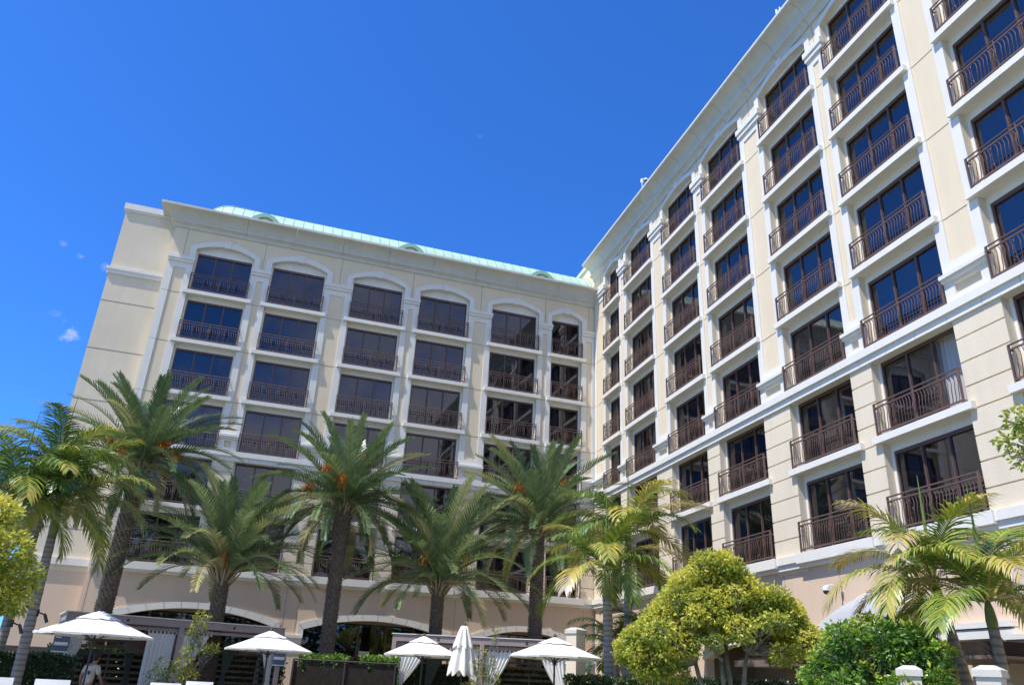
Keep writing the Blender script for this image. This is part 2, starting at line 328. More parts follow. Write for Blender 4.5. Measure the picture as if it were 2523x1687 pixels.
def build_wing(W, root, cols, ends, kbase, ztop_row, spring, ikey, okey, shoulder, wintop, cap0, cap1, zc, narrow_gap):
    """cols: list (u_far, u_near) sill ends sorted along +u; kbase: base z of each row top->down"""
    f = W.f; rr = random.Random(3 if W.side == 'L' else 5)
    ops = sorted([(min(a, b) + .24, max(a, b) - .24) for a, b in cols])
    cls = {}
    def ws(wd): return 'w' if wd > 2.7 else 'n'
    mean = {}
    for a, b in ops: mean.setdefault(ws(b - a), []).append(b - a)
    mean = {k: sum(v) / len(v) for k, v in mean.items()}
    ops = [((a + b) / 2 - mean[ws(b - a)] / 2, (a + b) / 2 + mean[ws(b - a)] / 2) for a, b in ops]
    for k, v in mean.items(): cls[k] = window_meshes(W, v, k)
    gaps = [(ends[0], ops[0][0])] + [(ops[i][1], ops[i + 1][0]) for i in range(len(ops) - 1)] + [(ops[-1][1], ends[1])]
    B0 = kbase[0]; GW = .30
    # --- walls
    up = MB(); st = MB(); J = MB(); wh = MB()
    for a, b in gaps:
        up = MB(); up.box(a, b, .22, 3.2, 12.25, zc + .05, f); up.obj('upper_wall', M['cream'], root)
        st = MB(); st.box(a, b, .22, 3.2, 5.6, 12.25, f)
        z = 6.2; gz = [6.2, 6.82, 7.55, 8.27, 9.02, 9.70, 10.42, 11.14, 11.97]
        if abs(b - a) < .6 and False: continue
        for i in range(len(gz) - 1): st.box(a, b, .17, .22, gz[i] + (.0 if i == 0 else .022), gz[i + 1] - .022, f)
        st.obj('rusticated_pier', M['stone'], root)
    for (a, b) in ops:   # zone above the arch
        poly = [(a - .0, zc + .05), (a - .0, B0 + spring)] + arc((a + b) / 2, (b - a) / 2, B0 + spring + .05, ikey - spring, 16)[1:-1] + [(b, B0 + spring), (b, zc + .05)]
        up = MB(); up.prism(poly, .22, .45, f); up.obj('upper_wall', M['cream'], root)
    for (a, b) in ops:
        inf = MB()
        for i, z in enumerate(kbase):
            top = z + 2.75
            hi = (zc + .0) if i == 0 else kbase[i - 1] + .25
            t0 = z + wintop if i == 0 else top
            inf.box(a, b, .46, 3.2, t0, hi, f)
            inf.box(a, a + .10, .46, .62, z + .25, t0, f); inf.box(b - .10, b, .46, .62, z + .25, t0, f)
        inf.box(a, b, .31, 3.2, 5.5, kbase[-1] + .25, f)
        inf.obj('infill_panel', M['white'], root)
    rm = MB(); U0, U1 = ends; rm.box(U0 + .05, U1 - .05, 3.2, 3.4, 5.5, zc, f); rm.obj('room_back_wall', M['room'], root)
    # --- pilasters
    zb0, zb1 = 13.15, B0 + cap0
    for gi, (a, b) in enumerate(gaps):
        wd = b - a
        if wd < .3: continue
        p = MB(); p.cur = 0
        mg = .36 if wd > 1.3 else min(.34, wd * .35)
        segs = [zb0] + [z for z in reversed(kbase) if zb0 + .1 < z < zb1] + [zb1]
        for i in range(len(segs) - 1):
            z0, z1 = segs[i] + (.012 if i else 0), segs[i + 1] - (.012 if i < len(segs) - 2 else 0)
            p.box(a, a + mg, .17, .22, z0, z1, f); p.box(b - mg, b, .17, .22, z0, z1, f)
            lo = z0; hi = z1
            if i == 0: p.box(a + mg, b - mg, .17, .22, z0, z0 + .38, f); lo = z0 + .38
            if i == len(segs) - 2: p.box(a + mg, b - mg, .17, .22, z1 - .36, z1, f); hi = z1 - .36
        # pedestal block with small recess, cap moulding, capital
        zc0, zc1 = 12.25, 12.93; q = .20
        p.box(a, b, .12, .22, zc0, zc0 + q, f); p.box(a, b, .12, .22, zc1 - .12, zc1, f)
        p.box(a, a + mg, .12, .22, zc0 + q, zc1 - .12, f); p.box(b - mg, b, .12, .22, zc0 + q, zc1 - .12, f)
        p.box(a + .0, b - .0, .02, .22, 12.93, 13.03, f); p.box(a, b, -.04, .22, 13.03, 13.15, f)
        hc = cap1 - cap0
        p.box(a - .02, b + .02, .08, .22, B0 + cap0, B0 + cap0 + hc * .45, f); p.box(a - .05, b + .05, .02, .24, B0 + cap0 + hc * .45, B0 + cap1, f)
        p.obj('pilaster', M['white'], root)
        J.box((a + b) / 2 - .010, (a + b) / 2 + .010, .212, .23, B0 + cap1, zc + .03, f)
        for z in kbase:
            if zb0 + .1 < z < zb1: J.box(a + mg + .01, b - mg - .01, .212, .222, z - .012, z + .012, f)
    # --- arch surrounds
    for (a, b) in ops:
        p = MB(); c = (a + b) / 2; hw = (b - a) / 2; o = .34
        if narrow_gap: o = .30
        inner = arc(c, hw, B0 + spring, ikey - spring, 16)
        outer = arc(c, hw + o, B0 + shoulder, okey - shoulder, 16)
        for i in range(16):
            p.prism([inner[i], inner[i + 1], outer[i + 1], outer[i]], .15, .455, f)
        p.prism([(a, B0 + cap1), (a, B0 + spring), (a - o, B0 + shoulder), (a - o, B0 + cap1)], .15, .225, f)
        p.prism([(b, B0 + cap1), (b + o, B0 + cap1), (b + o, B0 + shoulder), (b, B0 + spring)], .15, .225, f)
        p.prism([(c - .16, B0 + ikey - .06), (c + .16, B0 + ikey - .06), (c + .21, B0 + okey + .05), (c - .21, B0 + okey + .05)], .11, .3, f)
        p.obj('arch_surround', M['white'], root)
    # --- belt ledge at z 12, bottom ledge at z 6
    b_ = MB(); b_.box(U0, U1, 0, .46, 11.985, 12.25, f)
    n = int((U1 - U0) / 1.25)
    for i in range(n):
        ua, ub = U0 + (U1 - U0) * i / n, U0 + (U1 - U0) * (i + 1) / n
        b_.box(ua + .008, ub - .008, .09, .46, 11.74, 11.985, f)
    b_.obj('belt_course', M['white'], root)
    l_ = MB()
    l_.box(U0, U1, .10, .30, 5.72, 5.92, f)
    for a, b in gaps: l_.box(a - .0, b + .0, .02, .30, 5.92, 6.18, f)
    l_.obj('ledge_course', M['white'], root)
    # --- windows
    for ci, (a, b) in enumerate(ops):
        c = (a + b) / 2; mm = cls[ws(b - a)]
        for ri, z in enumerate(kbase):
            loc = f(c, 0, z)
            wdw = link('window', mm['frame'], root, loc)
            link('glass_pane', mm['panes'][3 if (W.side == 'R' and ri == 5 and abs(c + 26.15) < .5) else rr.randrange(3)], wdw)
            link('curtain', mm['curt'][rr.choice([0, 1, 2, 0, 1, 3, 4, 5, 6, 7, 8])], wdw)
            if z != 12.0: link('window_sill', mm['sillbig'] if ri == len(kbase) - 1 else mm['sill'], root, loc)
            link('balcony_railing', mm['rail'], root, loc)
    return ops, gaps, J
def cornice(prof, path_fn, us, root, m='cornice', gap=.016):
    c = MB()
    for i in range(len(us) - 1):
        a, b = us[i] + (gap if i else 0), us[i + 1]
        ring = []
        for u in (a, b):
            ring.append([path_fn(u, d, z, i == 0 and u == a) for d, z in prof])
        n = len(prof); i0 = len(c.v)
        c.v += ring[0] + ring[1]
        c.f.append(tuple(i0 + k for k in range(n))); c.f.append(tuple(i0 + n + k for k in range(n - 1, -1, -1)))
        for k in range(n): c.f.append((i0 + k, i0 + n + k, i0 + n + (k + 1) % n, i0 + (k + 1) % n))
        c.mi += [0] * (n + 2); c.t += [0.] * (n + 2)
    return c.obj('cornice', M[m], root)
def profile(z0, z1, tip, lip=.13):
    h = z1 - z0; P = [(.26, z0), (.13, z0 + .0), (.12, z0 + h * .12), (.08, z0 + h * .18), (.0, z0 + h * .22), (-.11, z0 + h * .24), (-.13, z0 + h * .27), (-.13, z0 + h * .31), (-.10, z0 + h * .335), (.0, z0 + h * .335)]
    for i in range(1, 9):
        a = i / 8 * pi / 2; P.append((-.02 - (abs(tip) - .06) * (1 - cos(a)), z0 + h * .335 + (h * .52) * sin(a)))
    P += [(tip + .02, z1 - lip), (tip, z1 - lip), (tip, z1), (.7, z1), (.7, z0)]
    return P

# ---- left wing
LW = Wing('L')
rootL = thing('hotel_wing', 'six storey cream hotel wing with mint green roof, facing the cabanas', 'building', (0, 0, 0), 0, None)
Lcols = [(-25.41, -21.62), (-21.11, -17.36), (-16.26, -12.55), (-12.04, -8.33), (-7.26, -3.58), (-3.13, -.5)]
kL = [21., 18., 15., 12., 9., 6.]
opsL, gapsL, J = build_wing(LW, rootL, Lcols, (-26.5, .3), kL, 0, 2.92, 3.33, 3.68, 3.02, 2.78, 1.90, 2.27, 25.15, False)
profL = profile(25.13, 26.2, -.72)
usL = [-26.5] + [-26.5 + 1.0 + 2.86 * i for i in range(1, 9)] + [.22]
def pathL(u, d, z, first): return ((-26.5 - (.25 - d)) if first else u, d, z)
cornice(profL, pathL, usL, rootL)
ret = MB(); n = len(profL); i0 = 0
ret.v += [(-26.5 - (.25 - d), min(d, 3) if True else 0, z) for d, z in profL] + [(-26.5 - (.25 - d), 2.2, z) for d, z in profL]
for k in range(n - 3): ret.f.append((k, n + k, n + k + 1, k + 1)); ret.mi.append(0); ret.t.append(0.)
ret.obj('cornice_return', M['cornice'], rootL)
# end pilaster side and blank end block
f = LW.f
eb = MB(); eb.box(-29.5, -26.5, .95, 14, 5.6, 26.0); eb.box(-26.6, -26.5, .3, .95, 5.6, 25.2)
eb.obj('end_block_wall', M['cream_streak'], rootL)
ec = MB(); ec.box(-29.62, -26.5, .82, 1.2, 26.0, 26.38); ec.box(-29.56, -26.5, .88, 1.2, 25.88, 26.0); ec.obj('end_block_coping', M['white'], rootL); ec = MB()
ec.box(-29.66, -26.62, .80, 1.0, 22.0, 22.16); ec.box(-29.60, -26.62, .86, 1.0, 21.76, 22.0)
ec.obj('end_block_moulding', M['white'], rootL)
ec = MB(); ec.box(-29.66, -26.62, .80, 1.0, 5.85, 6.18); ec.obj('end_block_moulding', M['white'], rootL)
for z in (20.08, 17.2, 14.3, 11.4, 8.5): J.box(-29.5, -26.62, .943, .96, z - .02, z + .02)
for z in (9.7, 7.6): J.box(-29.5, -26.62, .943, .96, z - .015, z + .015)
bk = MB(); bk.box(-26.5, .3, 3.4, 13.9, 5.6, 26.0); bk.obj('rear_block', M['cream_streak'], rootL)
# ground storey with arches
tn = MB(); aw = MB(); st2 = MB()
archL = [(-25.29, -17.2), (-16.3, -8.21), (-7.17, -.55)]
pts = [(-26.5, 5.75), (-26.5, 0)]
for a, b in archL:
    a2, b2 = a + .3, b - .3
    pts += [(a2, 0), (a2, 3.6)] + arc((a2 + b2) / 2, (b2 - a2) / 2, 3.6, .62, 20)[1:-1] + [(b2, 3.6), (b2, 0)]
pts += [(.3, 0), (.3, 5.75)]
tn.prism(pts, .25, .62, f)
tn.box(-29.5, -26.5, .95, 14, 0, 5.6); tn.box(-26.6, -26.5, .3, .95, 0, 5.6)
tn.obj('ground_floor_wall', M['tan'], rootL)
for a, b in archL:
    c = (a + b) / 2; hw = (b - a) / 2
    inn = arc(c, hw - .3, 3.6, .62, 20); out = arc(c, hw, 3.86, .66, 20); p = MB()
    for i in range(0, 20, 2):
        x0 = .012
        p.prism([(inn[i][0] + x0, inn[i][1]), inn[i + 1], (inn[i + 2][0] - x0, inn[i + 2][1]), (out[i + 2][0] - x0, out[i + 2][1]), out[i + 1], (out[i][0] + x0, out[i][1])], .17, .26, f)
    for q, s in ((a, 1), (b, -1)):
        p.prism([(q, 3.3), (q, 3.84), (q + .3 * s, 3.58), (q + .3 * s, 3.3)], .17, .26, f)
    p.obj('ground_arch_surround', M['white'], rootL)
gp = [(-26.5, archL[0][0]), (archL[0][1], archL[1][0]), (archL[1][1], archL[2][0]), (archL[2][1], .3)]
cp = MB()
for a, b in gp:
    cp.box(a, b + .3 if b < 0 else b, .10, .26, 3.16, 3.3, f); cp.box(a, b + .25 if b < 0 else b, .14, .26, 2.92, 3.16, f)
    J.box(a + .12, a + .135, .243, .26, 3.4, 5.72); J.box(b - .135, b - .12, .243, .26, 3.4, 5.72)
split_boxes(cp, 'pier_capital', M['white'], rootL, 2)
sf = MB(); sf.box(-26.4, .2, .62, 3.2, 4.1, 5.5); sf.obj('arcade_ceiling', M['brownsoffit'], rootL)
for a, b in archL:
    fr = MB(); a2, b2 = a + .3, b - .3
    for k in range(6):
        u = a2 + (b2 - a2) * k / 5; fr.box(u - .05, u + .05, 1.5, 1.6, 0, 4.1)
    fr.box(a2, b2, 1.5, 1.6, 2.3, 2.42); fr.box(a2, b2, 1.5, 1.6, 0, .12)
    so_ = fr.obj('storefront', M['frame'], rootL)
    gl = MB(); gl.face([(a2, 1.55, 0), (b2, 1.55, 0), (b2, 1.55, 4.1), (a2, 1.55, 4.1)]); gl.obj('glass_pane', M['glass'], so_, recalc=False)
bw = MB(); bw.box(-26.4, .2, 3.25, 3.35, 0, 4.1)
for a, b in gp: bw.box(a + .31 if a > -26.4 else -26.4, b - .01 if b < .2 else .2, .62, 3.2, 0, 4.1)
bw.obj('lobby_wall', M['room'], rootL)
# exit sign inside the middle arch
def text(body, size, name, m, parent, mtx, ext=.004):
    cu = bpy.data.curves.new(name, 'FONT'); cu.body = body; cu.size = size; cu.align_x = 'CENTER'; cu.align_y = 'CENTER'; cu.extrude = ext
    ob = bpy.data.objects.new(name, cu); scn.collection.objects.link(ob); ob.data.materials.append(m)
    me = bpy.data.meshes.new_from_object(ob.evaluated_get(bpy.context.evaluated_depsgraph_get())); bpy.data.objects.remove(ob)
    ob = link(name, me, parent); ob.matrix_local = mtx; return ob
RX = Matrix.Rotation(pi / 2, 4, 'X')
ex = thing('exit_sign', 'small lit green and white EXIT sign behind the glass of the middle ground arch', 'sign', (-12.6, 1.42, 2.62))
e = MB(); e.box(-.28, .28, 0, .05, -.13, .13); e.obj('sign_panel', M['signwhite'], ex)
text('EXIT', .24, 'sign_letters', M['shaft'], ex, Matrix.Translation((0, -.008, 0)) @ RX)
# green barrel roof
def roofz(t, A=3.6, B=2.98): return (4.2 - A * cos(t), 25.9 + B * sin(t))
rf = MB(); x0, x1 = -26.05, .3; NX = 90; P = []
def hipf(x):
    k = min(1, max(0, (x - x0) / 2.3)); return sqrt(max(0, 1 - (1 - k) ** 2))
for i in range(17):
    t = pi / 2 * i / 16; row = []
    for j in range(NX + 1):
        x = x0 + (x1 - x0) * j / NX; h = hipf(x); y, z = roofz(t); row.append((x, 4.2 - (4.2 - y) * (.35 + .65 * h), 25.9 + (z - 25.9) * h))
    P.append(row)
rf.grid(P)
rf.grid([P[-1], [(x, y + 6, z) for x, y, z in P[-1]]])
roof = rf.obj('roof', M['mint'], rootL, smooth=True)
sm = MB(); x = x0 + .45
while x < x1 - .1:
    h = hipf(x); pp = []
    for i in range(13):
        t = pi / 2 * i / 12; y, z = roofz(t); pp.append(Vector((x, 4.2 - (4.2 - y) * (.35 + .65 * h), 25.9 + (z - 25.9) * h)))
    sm.tube(pp, .028, 4); x += .61
sm.obj('standing_seam', M['mint_seam'], roof)
rg = MB(); pp = []
for i in range(30):
    x = x0 + 4.0 * i / 29; h = hipf(x); y, z = roofz(pi / 2 * .62); pp.append((x, 4.2 - (4.2 - y) * (.35 + .65 * h) , 25.9 + (z - 25.9) * h + .05))
rg.tube(pp, [.06 * (1 - i / 32) for i in range(30)], 5); rg.obj('hip_ridge', M['mint_seam'], roof)
for xc in (-21.75, -12.62, -3.55):
    d = MB(); hw = .82; A_ = arc(0, hw, 26.92, .44, 10)
    d.prism([(u, z) for u, z in A_] + [(hw, 26.0), (hw - .16, 26.0), (hw - .16, 26.9)] + [(u * .80, z - .22) for u, z in reversed(A_)][1:-1] + [(-hw + .16, 26.9), (-hw + .16, 26.0), (-hw, 26.0)], .45, 2.4, lambda u, dd, z: (u, dd, z))
    dm = d.obj('dormer', M['mint_shaded'], roof); dm.location = (xc, 0, 0)
    v = MB(); v.prism([(-.6, 26.1)] + [(u * .75, z - .27) for u, z in A_] + [(.6, 26.1)], .62, .72, lambda u, dd, z: (u + xc, dd, z)); v.obj('dormer_vent', M['soffit'], roof)
    v = MB()
    for k in range(4): v.box(xc - .42, xc + .42, .59, .63, 26.5 + k * .13, 26.56 + k * .13)
    v.obj('dormer_louvre', M['frame'], roof)
split_boxes(J, 'expansion_joint', M['joint'], rootL)

# ---- right wing
RW = Wing('R'); f = RW.f
rootR = thing('hotel_wing', 'taller seven storey cream hotel wing with deep curved cornice, running towards the viewer', 'building', (0, 0, 0), ANG, None)
Rc = [(-1.44, -4.12), (-4.77, -8.69), (-9.89, -13.85), (-14.42, -18.39), (-19.65, -23.63), (-24.16, -28.15), (-29.33, -33.30), (-33.87, -37.84)]
kR = [24., 21., 18., 15., 12., 9., 6.]
opsR, gapsR, J = build_wing(RW, rootR, Rc, (-39.2, .1), kR, 0, 2.70, 2.98, 3.28, 2.76, 2.74, 1.52, 2.0, 27.2, True)
profR = profile(27.2, 28.42, -.72)
usR = [-39.2 + 2.2 * i for i in range(18)] + [.35]
usR = [u for u in usR if u < .0] + [.35]
cornice(profR, lambda u, d, z, first: (d, u, z), usR, rootR)
pw = MB(); pw.box(-39.2, .35, .32, 6, 27.25, 28.0, f); pw.box(.1, 6.8, .30, 3.4, 5.6, 29.15, f); pw.box(-39.2, 6.8, 3.4, 14, 0, 28.0, f)
pw.obj('upper_wall', M['cream'], rootR)
pc = MB(); pc.box(.35, 6.9, .18, .6, 29.15, 29.42, f); pc.obj('parapet_coping', M['white'], rootR)
# ground storey
tn = MB(); RA = [(-3.0, -8.4), (-12.4, -18.0)]
pts = [(-39.2, 5.75), (-39.2, 0)]
for a, b in sorted([(min(a, b), max(a, b)) for a, b in RA]):
    pts += [(a, 0), (a, 2.85)] + arc((a + b) / 2, (b - a) / 2, 2.85, .5, 16)[1:-1] + [(b, 2.85), (b, 0)]
pts += [(.1, 0), (.1, 5.75)]
tn.prism(pts, .25, .62, f)
tn.box(-39.2, -27.95, -.25, .25, 0, 3.02, f)
tn.obj('ground_floor_wall', M['tan'], rootR)
bd = MB(); bd.box(-28.0, -18.3, .02, .26, 3.10, 3.30, f); bd.box(-28.0, -18.3, .10, .26, 3.30, 3.34, f); bd.box(-28.0, -18.3, -.02, .26, 3.36, 3.50, f)
bd.obj('ground_band', M['white'], rootR); bd = MB(); bd.box(-39.2, -28.0, -.35, .26, 3.02, 3.14, f); bd.obj('ground_band', M['white'], rootR); bd = MB()
for a, b in RA:
    c = (a + b) / 2; hw = abs(a - b) / 2; inn = arc(c, hw, 2.85, .5, 16); out = arc(c, hw + .28, 3.06, .56, 16)
    bd = MB()
    for i in range(16): bd.prism([inn[i], inn[i + 1], out[i + 1], out[i]], .16, .26, f)
    bd.obj('ground_arch_surround', M['white'], rootR)
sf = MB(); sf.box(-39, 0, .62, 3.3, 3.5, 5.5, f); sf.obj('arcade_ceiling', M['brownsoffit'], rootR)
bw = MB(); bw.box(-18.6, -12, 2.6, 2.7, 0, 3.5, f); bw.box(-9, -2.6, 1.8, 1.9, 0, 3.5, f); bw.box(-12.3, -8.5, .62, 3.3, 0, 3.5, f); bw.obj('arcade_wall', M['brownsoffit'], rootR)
for u in (-1.2, -5.6, -9.3, -12.9, -18.43, -21.53, -26.0, -30.4, -34): J.box(u - .008, u + .008, .243, .26, 3.52, 5.7, f)
split_boxes(J, 'expansion_joint', M['joint'], rootR)
RM = Matrix.Rotation(ANG, 4, 'Z')
def rl(u, d, z): return RM @ Vector((d, u, z))

# grey arched awning over the right wing's terrace
aw = thing('awning', 'grey fabric awning with an arched top and white rim on the tan wall', 'awning', rl(-23.55, 0, 0), ANG)
m = MB(); hw = 2.15; n = 16; P = []
for k in range(9):
    s = k / 8; P.append([(.2 - 1.1 * s, hw * cos(pi * i / n), 3.55 + (1.05 * sin(pi * i / n)) * sqrt(max(0, 1 - s ** 1.6))) for i in range(n + 1)])
m.grid(P); m.obj('canopy', M['awning'], aw, smooth=True)
m = MB(); m.box(-.9, -.86, -hw + .12, hw - .12, 3.22, 3.48); m.box(-.86, .2, -hw + .02, -hw + .05, 3.22, 3.48); m.box(-.86, .2, hw - .05, hw - .02, 3.22, 3.48); m.obj('valance', M['awning'], aw)
m = MB(); m.box(-.93, -.85, -hw, hw, 3.47, 3.56); m.box(-.93, -.85, -hw, hw, 3.13, 3.22); m.box(-.93, -.85, -hw, -hw + .12, 3.22, 3.47); m.box(-.93, -.85, hw - .12, hw, 3.22, 3.47)
m.box(-.85, .2, -hw, -hw + .05, 3.13, 3.22); m.box(-.85, .2, hw - .05, hw, 3.13, 3.22); m.tube([(.14, hw * cos(pi * i / n), 3.55 + 1.08 * sin(pi * i / n)) for i in range(n + 1)], .05, 6)
m.obj('white_frame', M['white'], aw)
ga = thing('awning', 'green domed awning on the ground floor behind the yellow tree', 'awning', rl(-13.4, 0, 0), ANG)
m = MB(); P = []
for k in range(9):
    s = k / 8; P.append([(.2 - 1.3 * sin(pi / 2 * s), 1.0 * cos(pi * i / n), 3.45 + .85 * sin(pi * i / n) * cos(pi / 2 * s)) for i in range(n + 1)])
m.grid(P); m.obj('canopy', mat('green_awning_fabric', (.06, .16, .07), .8), ga, smooth=True)
m = MB(); m.tube([(.12, 1.02 * cos(pi * i / n), 3.45 + .88 * sin(pi * i / n)) for i in range(n + 1)], .04, 6); m.obj('rim', M['white'], ga)
# dark entrance canopy
ec = thing('entrance_canopy', 'flat dark brown entrance canopy on a square column beside the shrub', 'canopy', rl(-20.4, -1.2, 0), ANG)
m = MB(); m.box(-.9, 1.4, -1.4, 1.6, 2.46, 2.66); m.obj('roof_slab', M['darkwood'], ec)
m = MB(); m.box(-1.0, -.92, -1.5, 1.7, 2.38, 2.46); m.box(-1.0, -.9, -.1, 1.7, 2.46, 2.58); m.box(-.92, 1.4, -1.45, 1.65, 2.40, 2.458); m.obj('fascia', M['slat'], ec)
m = MB(); m.box(-.5, -.1, -.5, -.1, 0, 2.40); m.obj('column', M['brownsoffit'], ec)
ec = thing('entrance_canopy', 'dark brown canopy beam over the gate near the right edge', 'canopy', rl(-27.6, -1.4, 0), ANG)
m = MB(); m.box(-.8, 1.6, -1.9, 1.2, 2.55, 2.85); m.obj('roof_slab', M['darkwood'], ec)
m = MB(); m.box(-.9, -.82, -2.0, 1.3, 2.47, 2.55); m.box(-.82, 1.6, -1.95, 1.25, 2.49, 2.548); m.obj('fascia', M['slat'], ec)
m = MB(); m.box(.5, .9, -1.8, -1.4, 0, 2.49); m.obj('column', M['tan'], ec)
m = MB(); m.box(.5, .9, .7, 1.1, 0, 2.49); m.obj('column', M['tan'], ec)

# security cameras
def dome_cam(loc, label, rz, mast):
    t = thing('security_camera', label, 'camera', loc, rz); t.scale = (.75,) * 3
    m = MB()
    if mast: m.tube([(0, 0, -mast), (0, 0, .35)], .03, 6); m.box(-.09, .09, -.07, .07, 0, .32); m.tube([(0, 0, .25), (.32, 0, .30), (.36, 0, .22)], .035, 6)
    else: m.tube([(-.32, 0, .28), (0, 0, .32), (.30, 0, .26), (.33, 0, .15)], .035, 6); m.box(-.36, -.30, -.08, .08, .15, .4)
    m.obj('mount', M['signwhite'], t)
    m = MB(); x = .36 if mast else .33
    for a in range(1): m.tube([(x, 0, .26), (x, 0, .2), (x, 0, .06)], [.07, .14, .15], 12)
    m.obj('housing', M['signwhite'], t, smooth=False)
    m = MB(); m.tube([(x, 0, .06), (x, 0, 0), (x, 0, -.06), (x, 0, -.1)], [.13, .125, .09, .03], 12); m.obj('dome_lens', M['darkmetal'], t, smooth=True)
dome_cam(rl(-9.0, -.5, 29.1), 'white dome security camera on a mast above the right cornice', radians(-60), .6)
dome_cam(rl(-21.6, -.15, 4.7), 'white dome security camera mounted on the tan wall above the grey awning', radians(176), 0)
t = thing('roof_antenna', 'pair of small white antenna posts on the right cornice near the top of the picture', 'antenna', rl(-22.75, -.5, 28.42))
m = MB(); m.tube([(0, 0, 0), (0, 0, .55)], .045, 8); m.obj('post', M['signwhite'], t)
m = MB(); m.tube([(.0, -.22, 0), (.0, -.22, .48)], .03, 8); m.box(-.03, .03, -.2, 0, .3, .36); m.obj('post', M['signwhite'], t)

# ------------------------------------------------------------------ palms
def blade(mb, p, d, up, L, w, hang, tint):
    """one leaflet: two quads tapering to a tip, bending with gravity"""
    s = d.cross(up); s = s.normalized() if s.length > 1e-5 else Vector((1, 0, 0))
    d2 = (d + Vector((0, 0, -hang))).normalized(); d3 = (d2 + Vector((0, 0, -hang))).normalized()
    a = p + d * L * .35; b = a + d2 * L * .35; c = b + d3 * L * .3
    mb.face([p - s * w * .3, p + s * w * .3, a + s * w * .5, a - s * w * .5], tint)
    mb.face([a - s * w * .5, a + s * w * .5, b + s * w * .36, b - s * w * .36], tint)
    mb.face([b - s * w * .36, b + s * w * .36, c], tint)
def frond(mb, rr, base, az, elev, L, droop, npair, ll, lw, sweep, vee, hang, t0, petiole=.12, dead_tip=0., rach=.028, twist=0.):
    n = 14; pts = [Vector(base)]; a = elev
    h = Vector((cos(az), sin(az), 0)); side = Vector((-sin(az), cos(az), 0)); bend = rr.uniform(-.25, .25)
    for i in range(n):
        t = (i + 1) / n; a = elev - droop * t ** 1.35
        hh = (h + side * bend * t).normalized()
        pts.append(pts[-1] + (hh * cos(a) + Vector((0, 0, 1)) * sin(a)) * L / n)
    mb.tube(pts, [rach * (1 - .85 * i / n) for i in range(n + 1)], 3, cap=False, tint=min(1, t0 + .32))
    for k in range(npair):
        t = petiole + (1 - petiole) * k / (npair - 1)
        x = t * n; i = min(int(x), n - 1); p = pts[i].lerp(pts[i + 1], x - i)
        T = (pts[i + 1] - pts[i]).normalized(); sd = (T.cross(Vector((0, 0, 1)))); sd = sd.normalized() if sd.length > .05 else side
        U = sd.cross(T).normalized()
        env = (.35 + .65 * min(1, (t - petiole) / .18 + .2)) * (1 - .55 * max(0, (t - .6) / .4) ** 1.5)
        sw = sweep + .5 * t
        tt = t0 + rr.uniform(-.08, .08) + (dead_tip * max(0, t - .35) * rr.uniform(.6, 1.2))
        for q in (-1, 1):
            v = vee * (1 if k % 2 else .55) + rr.uniform(-.12, .12)
            d = (sd * q * cos(sw) * cos(v) + T * sin(sw) + U * sin(v) * cos(sw)).normalized()
            blade(mb, p, d, U, ll * env * rr.uniform(.85, 1.1), lw, hang * rr.uniform(.6, 1.4), max(0, min(1, tt + rr.uniform(-.16, .20))) if tt < .8 else tt)
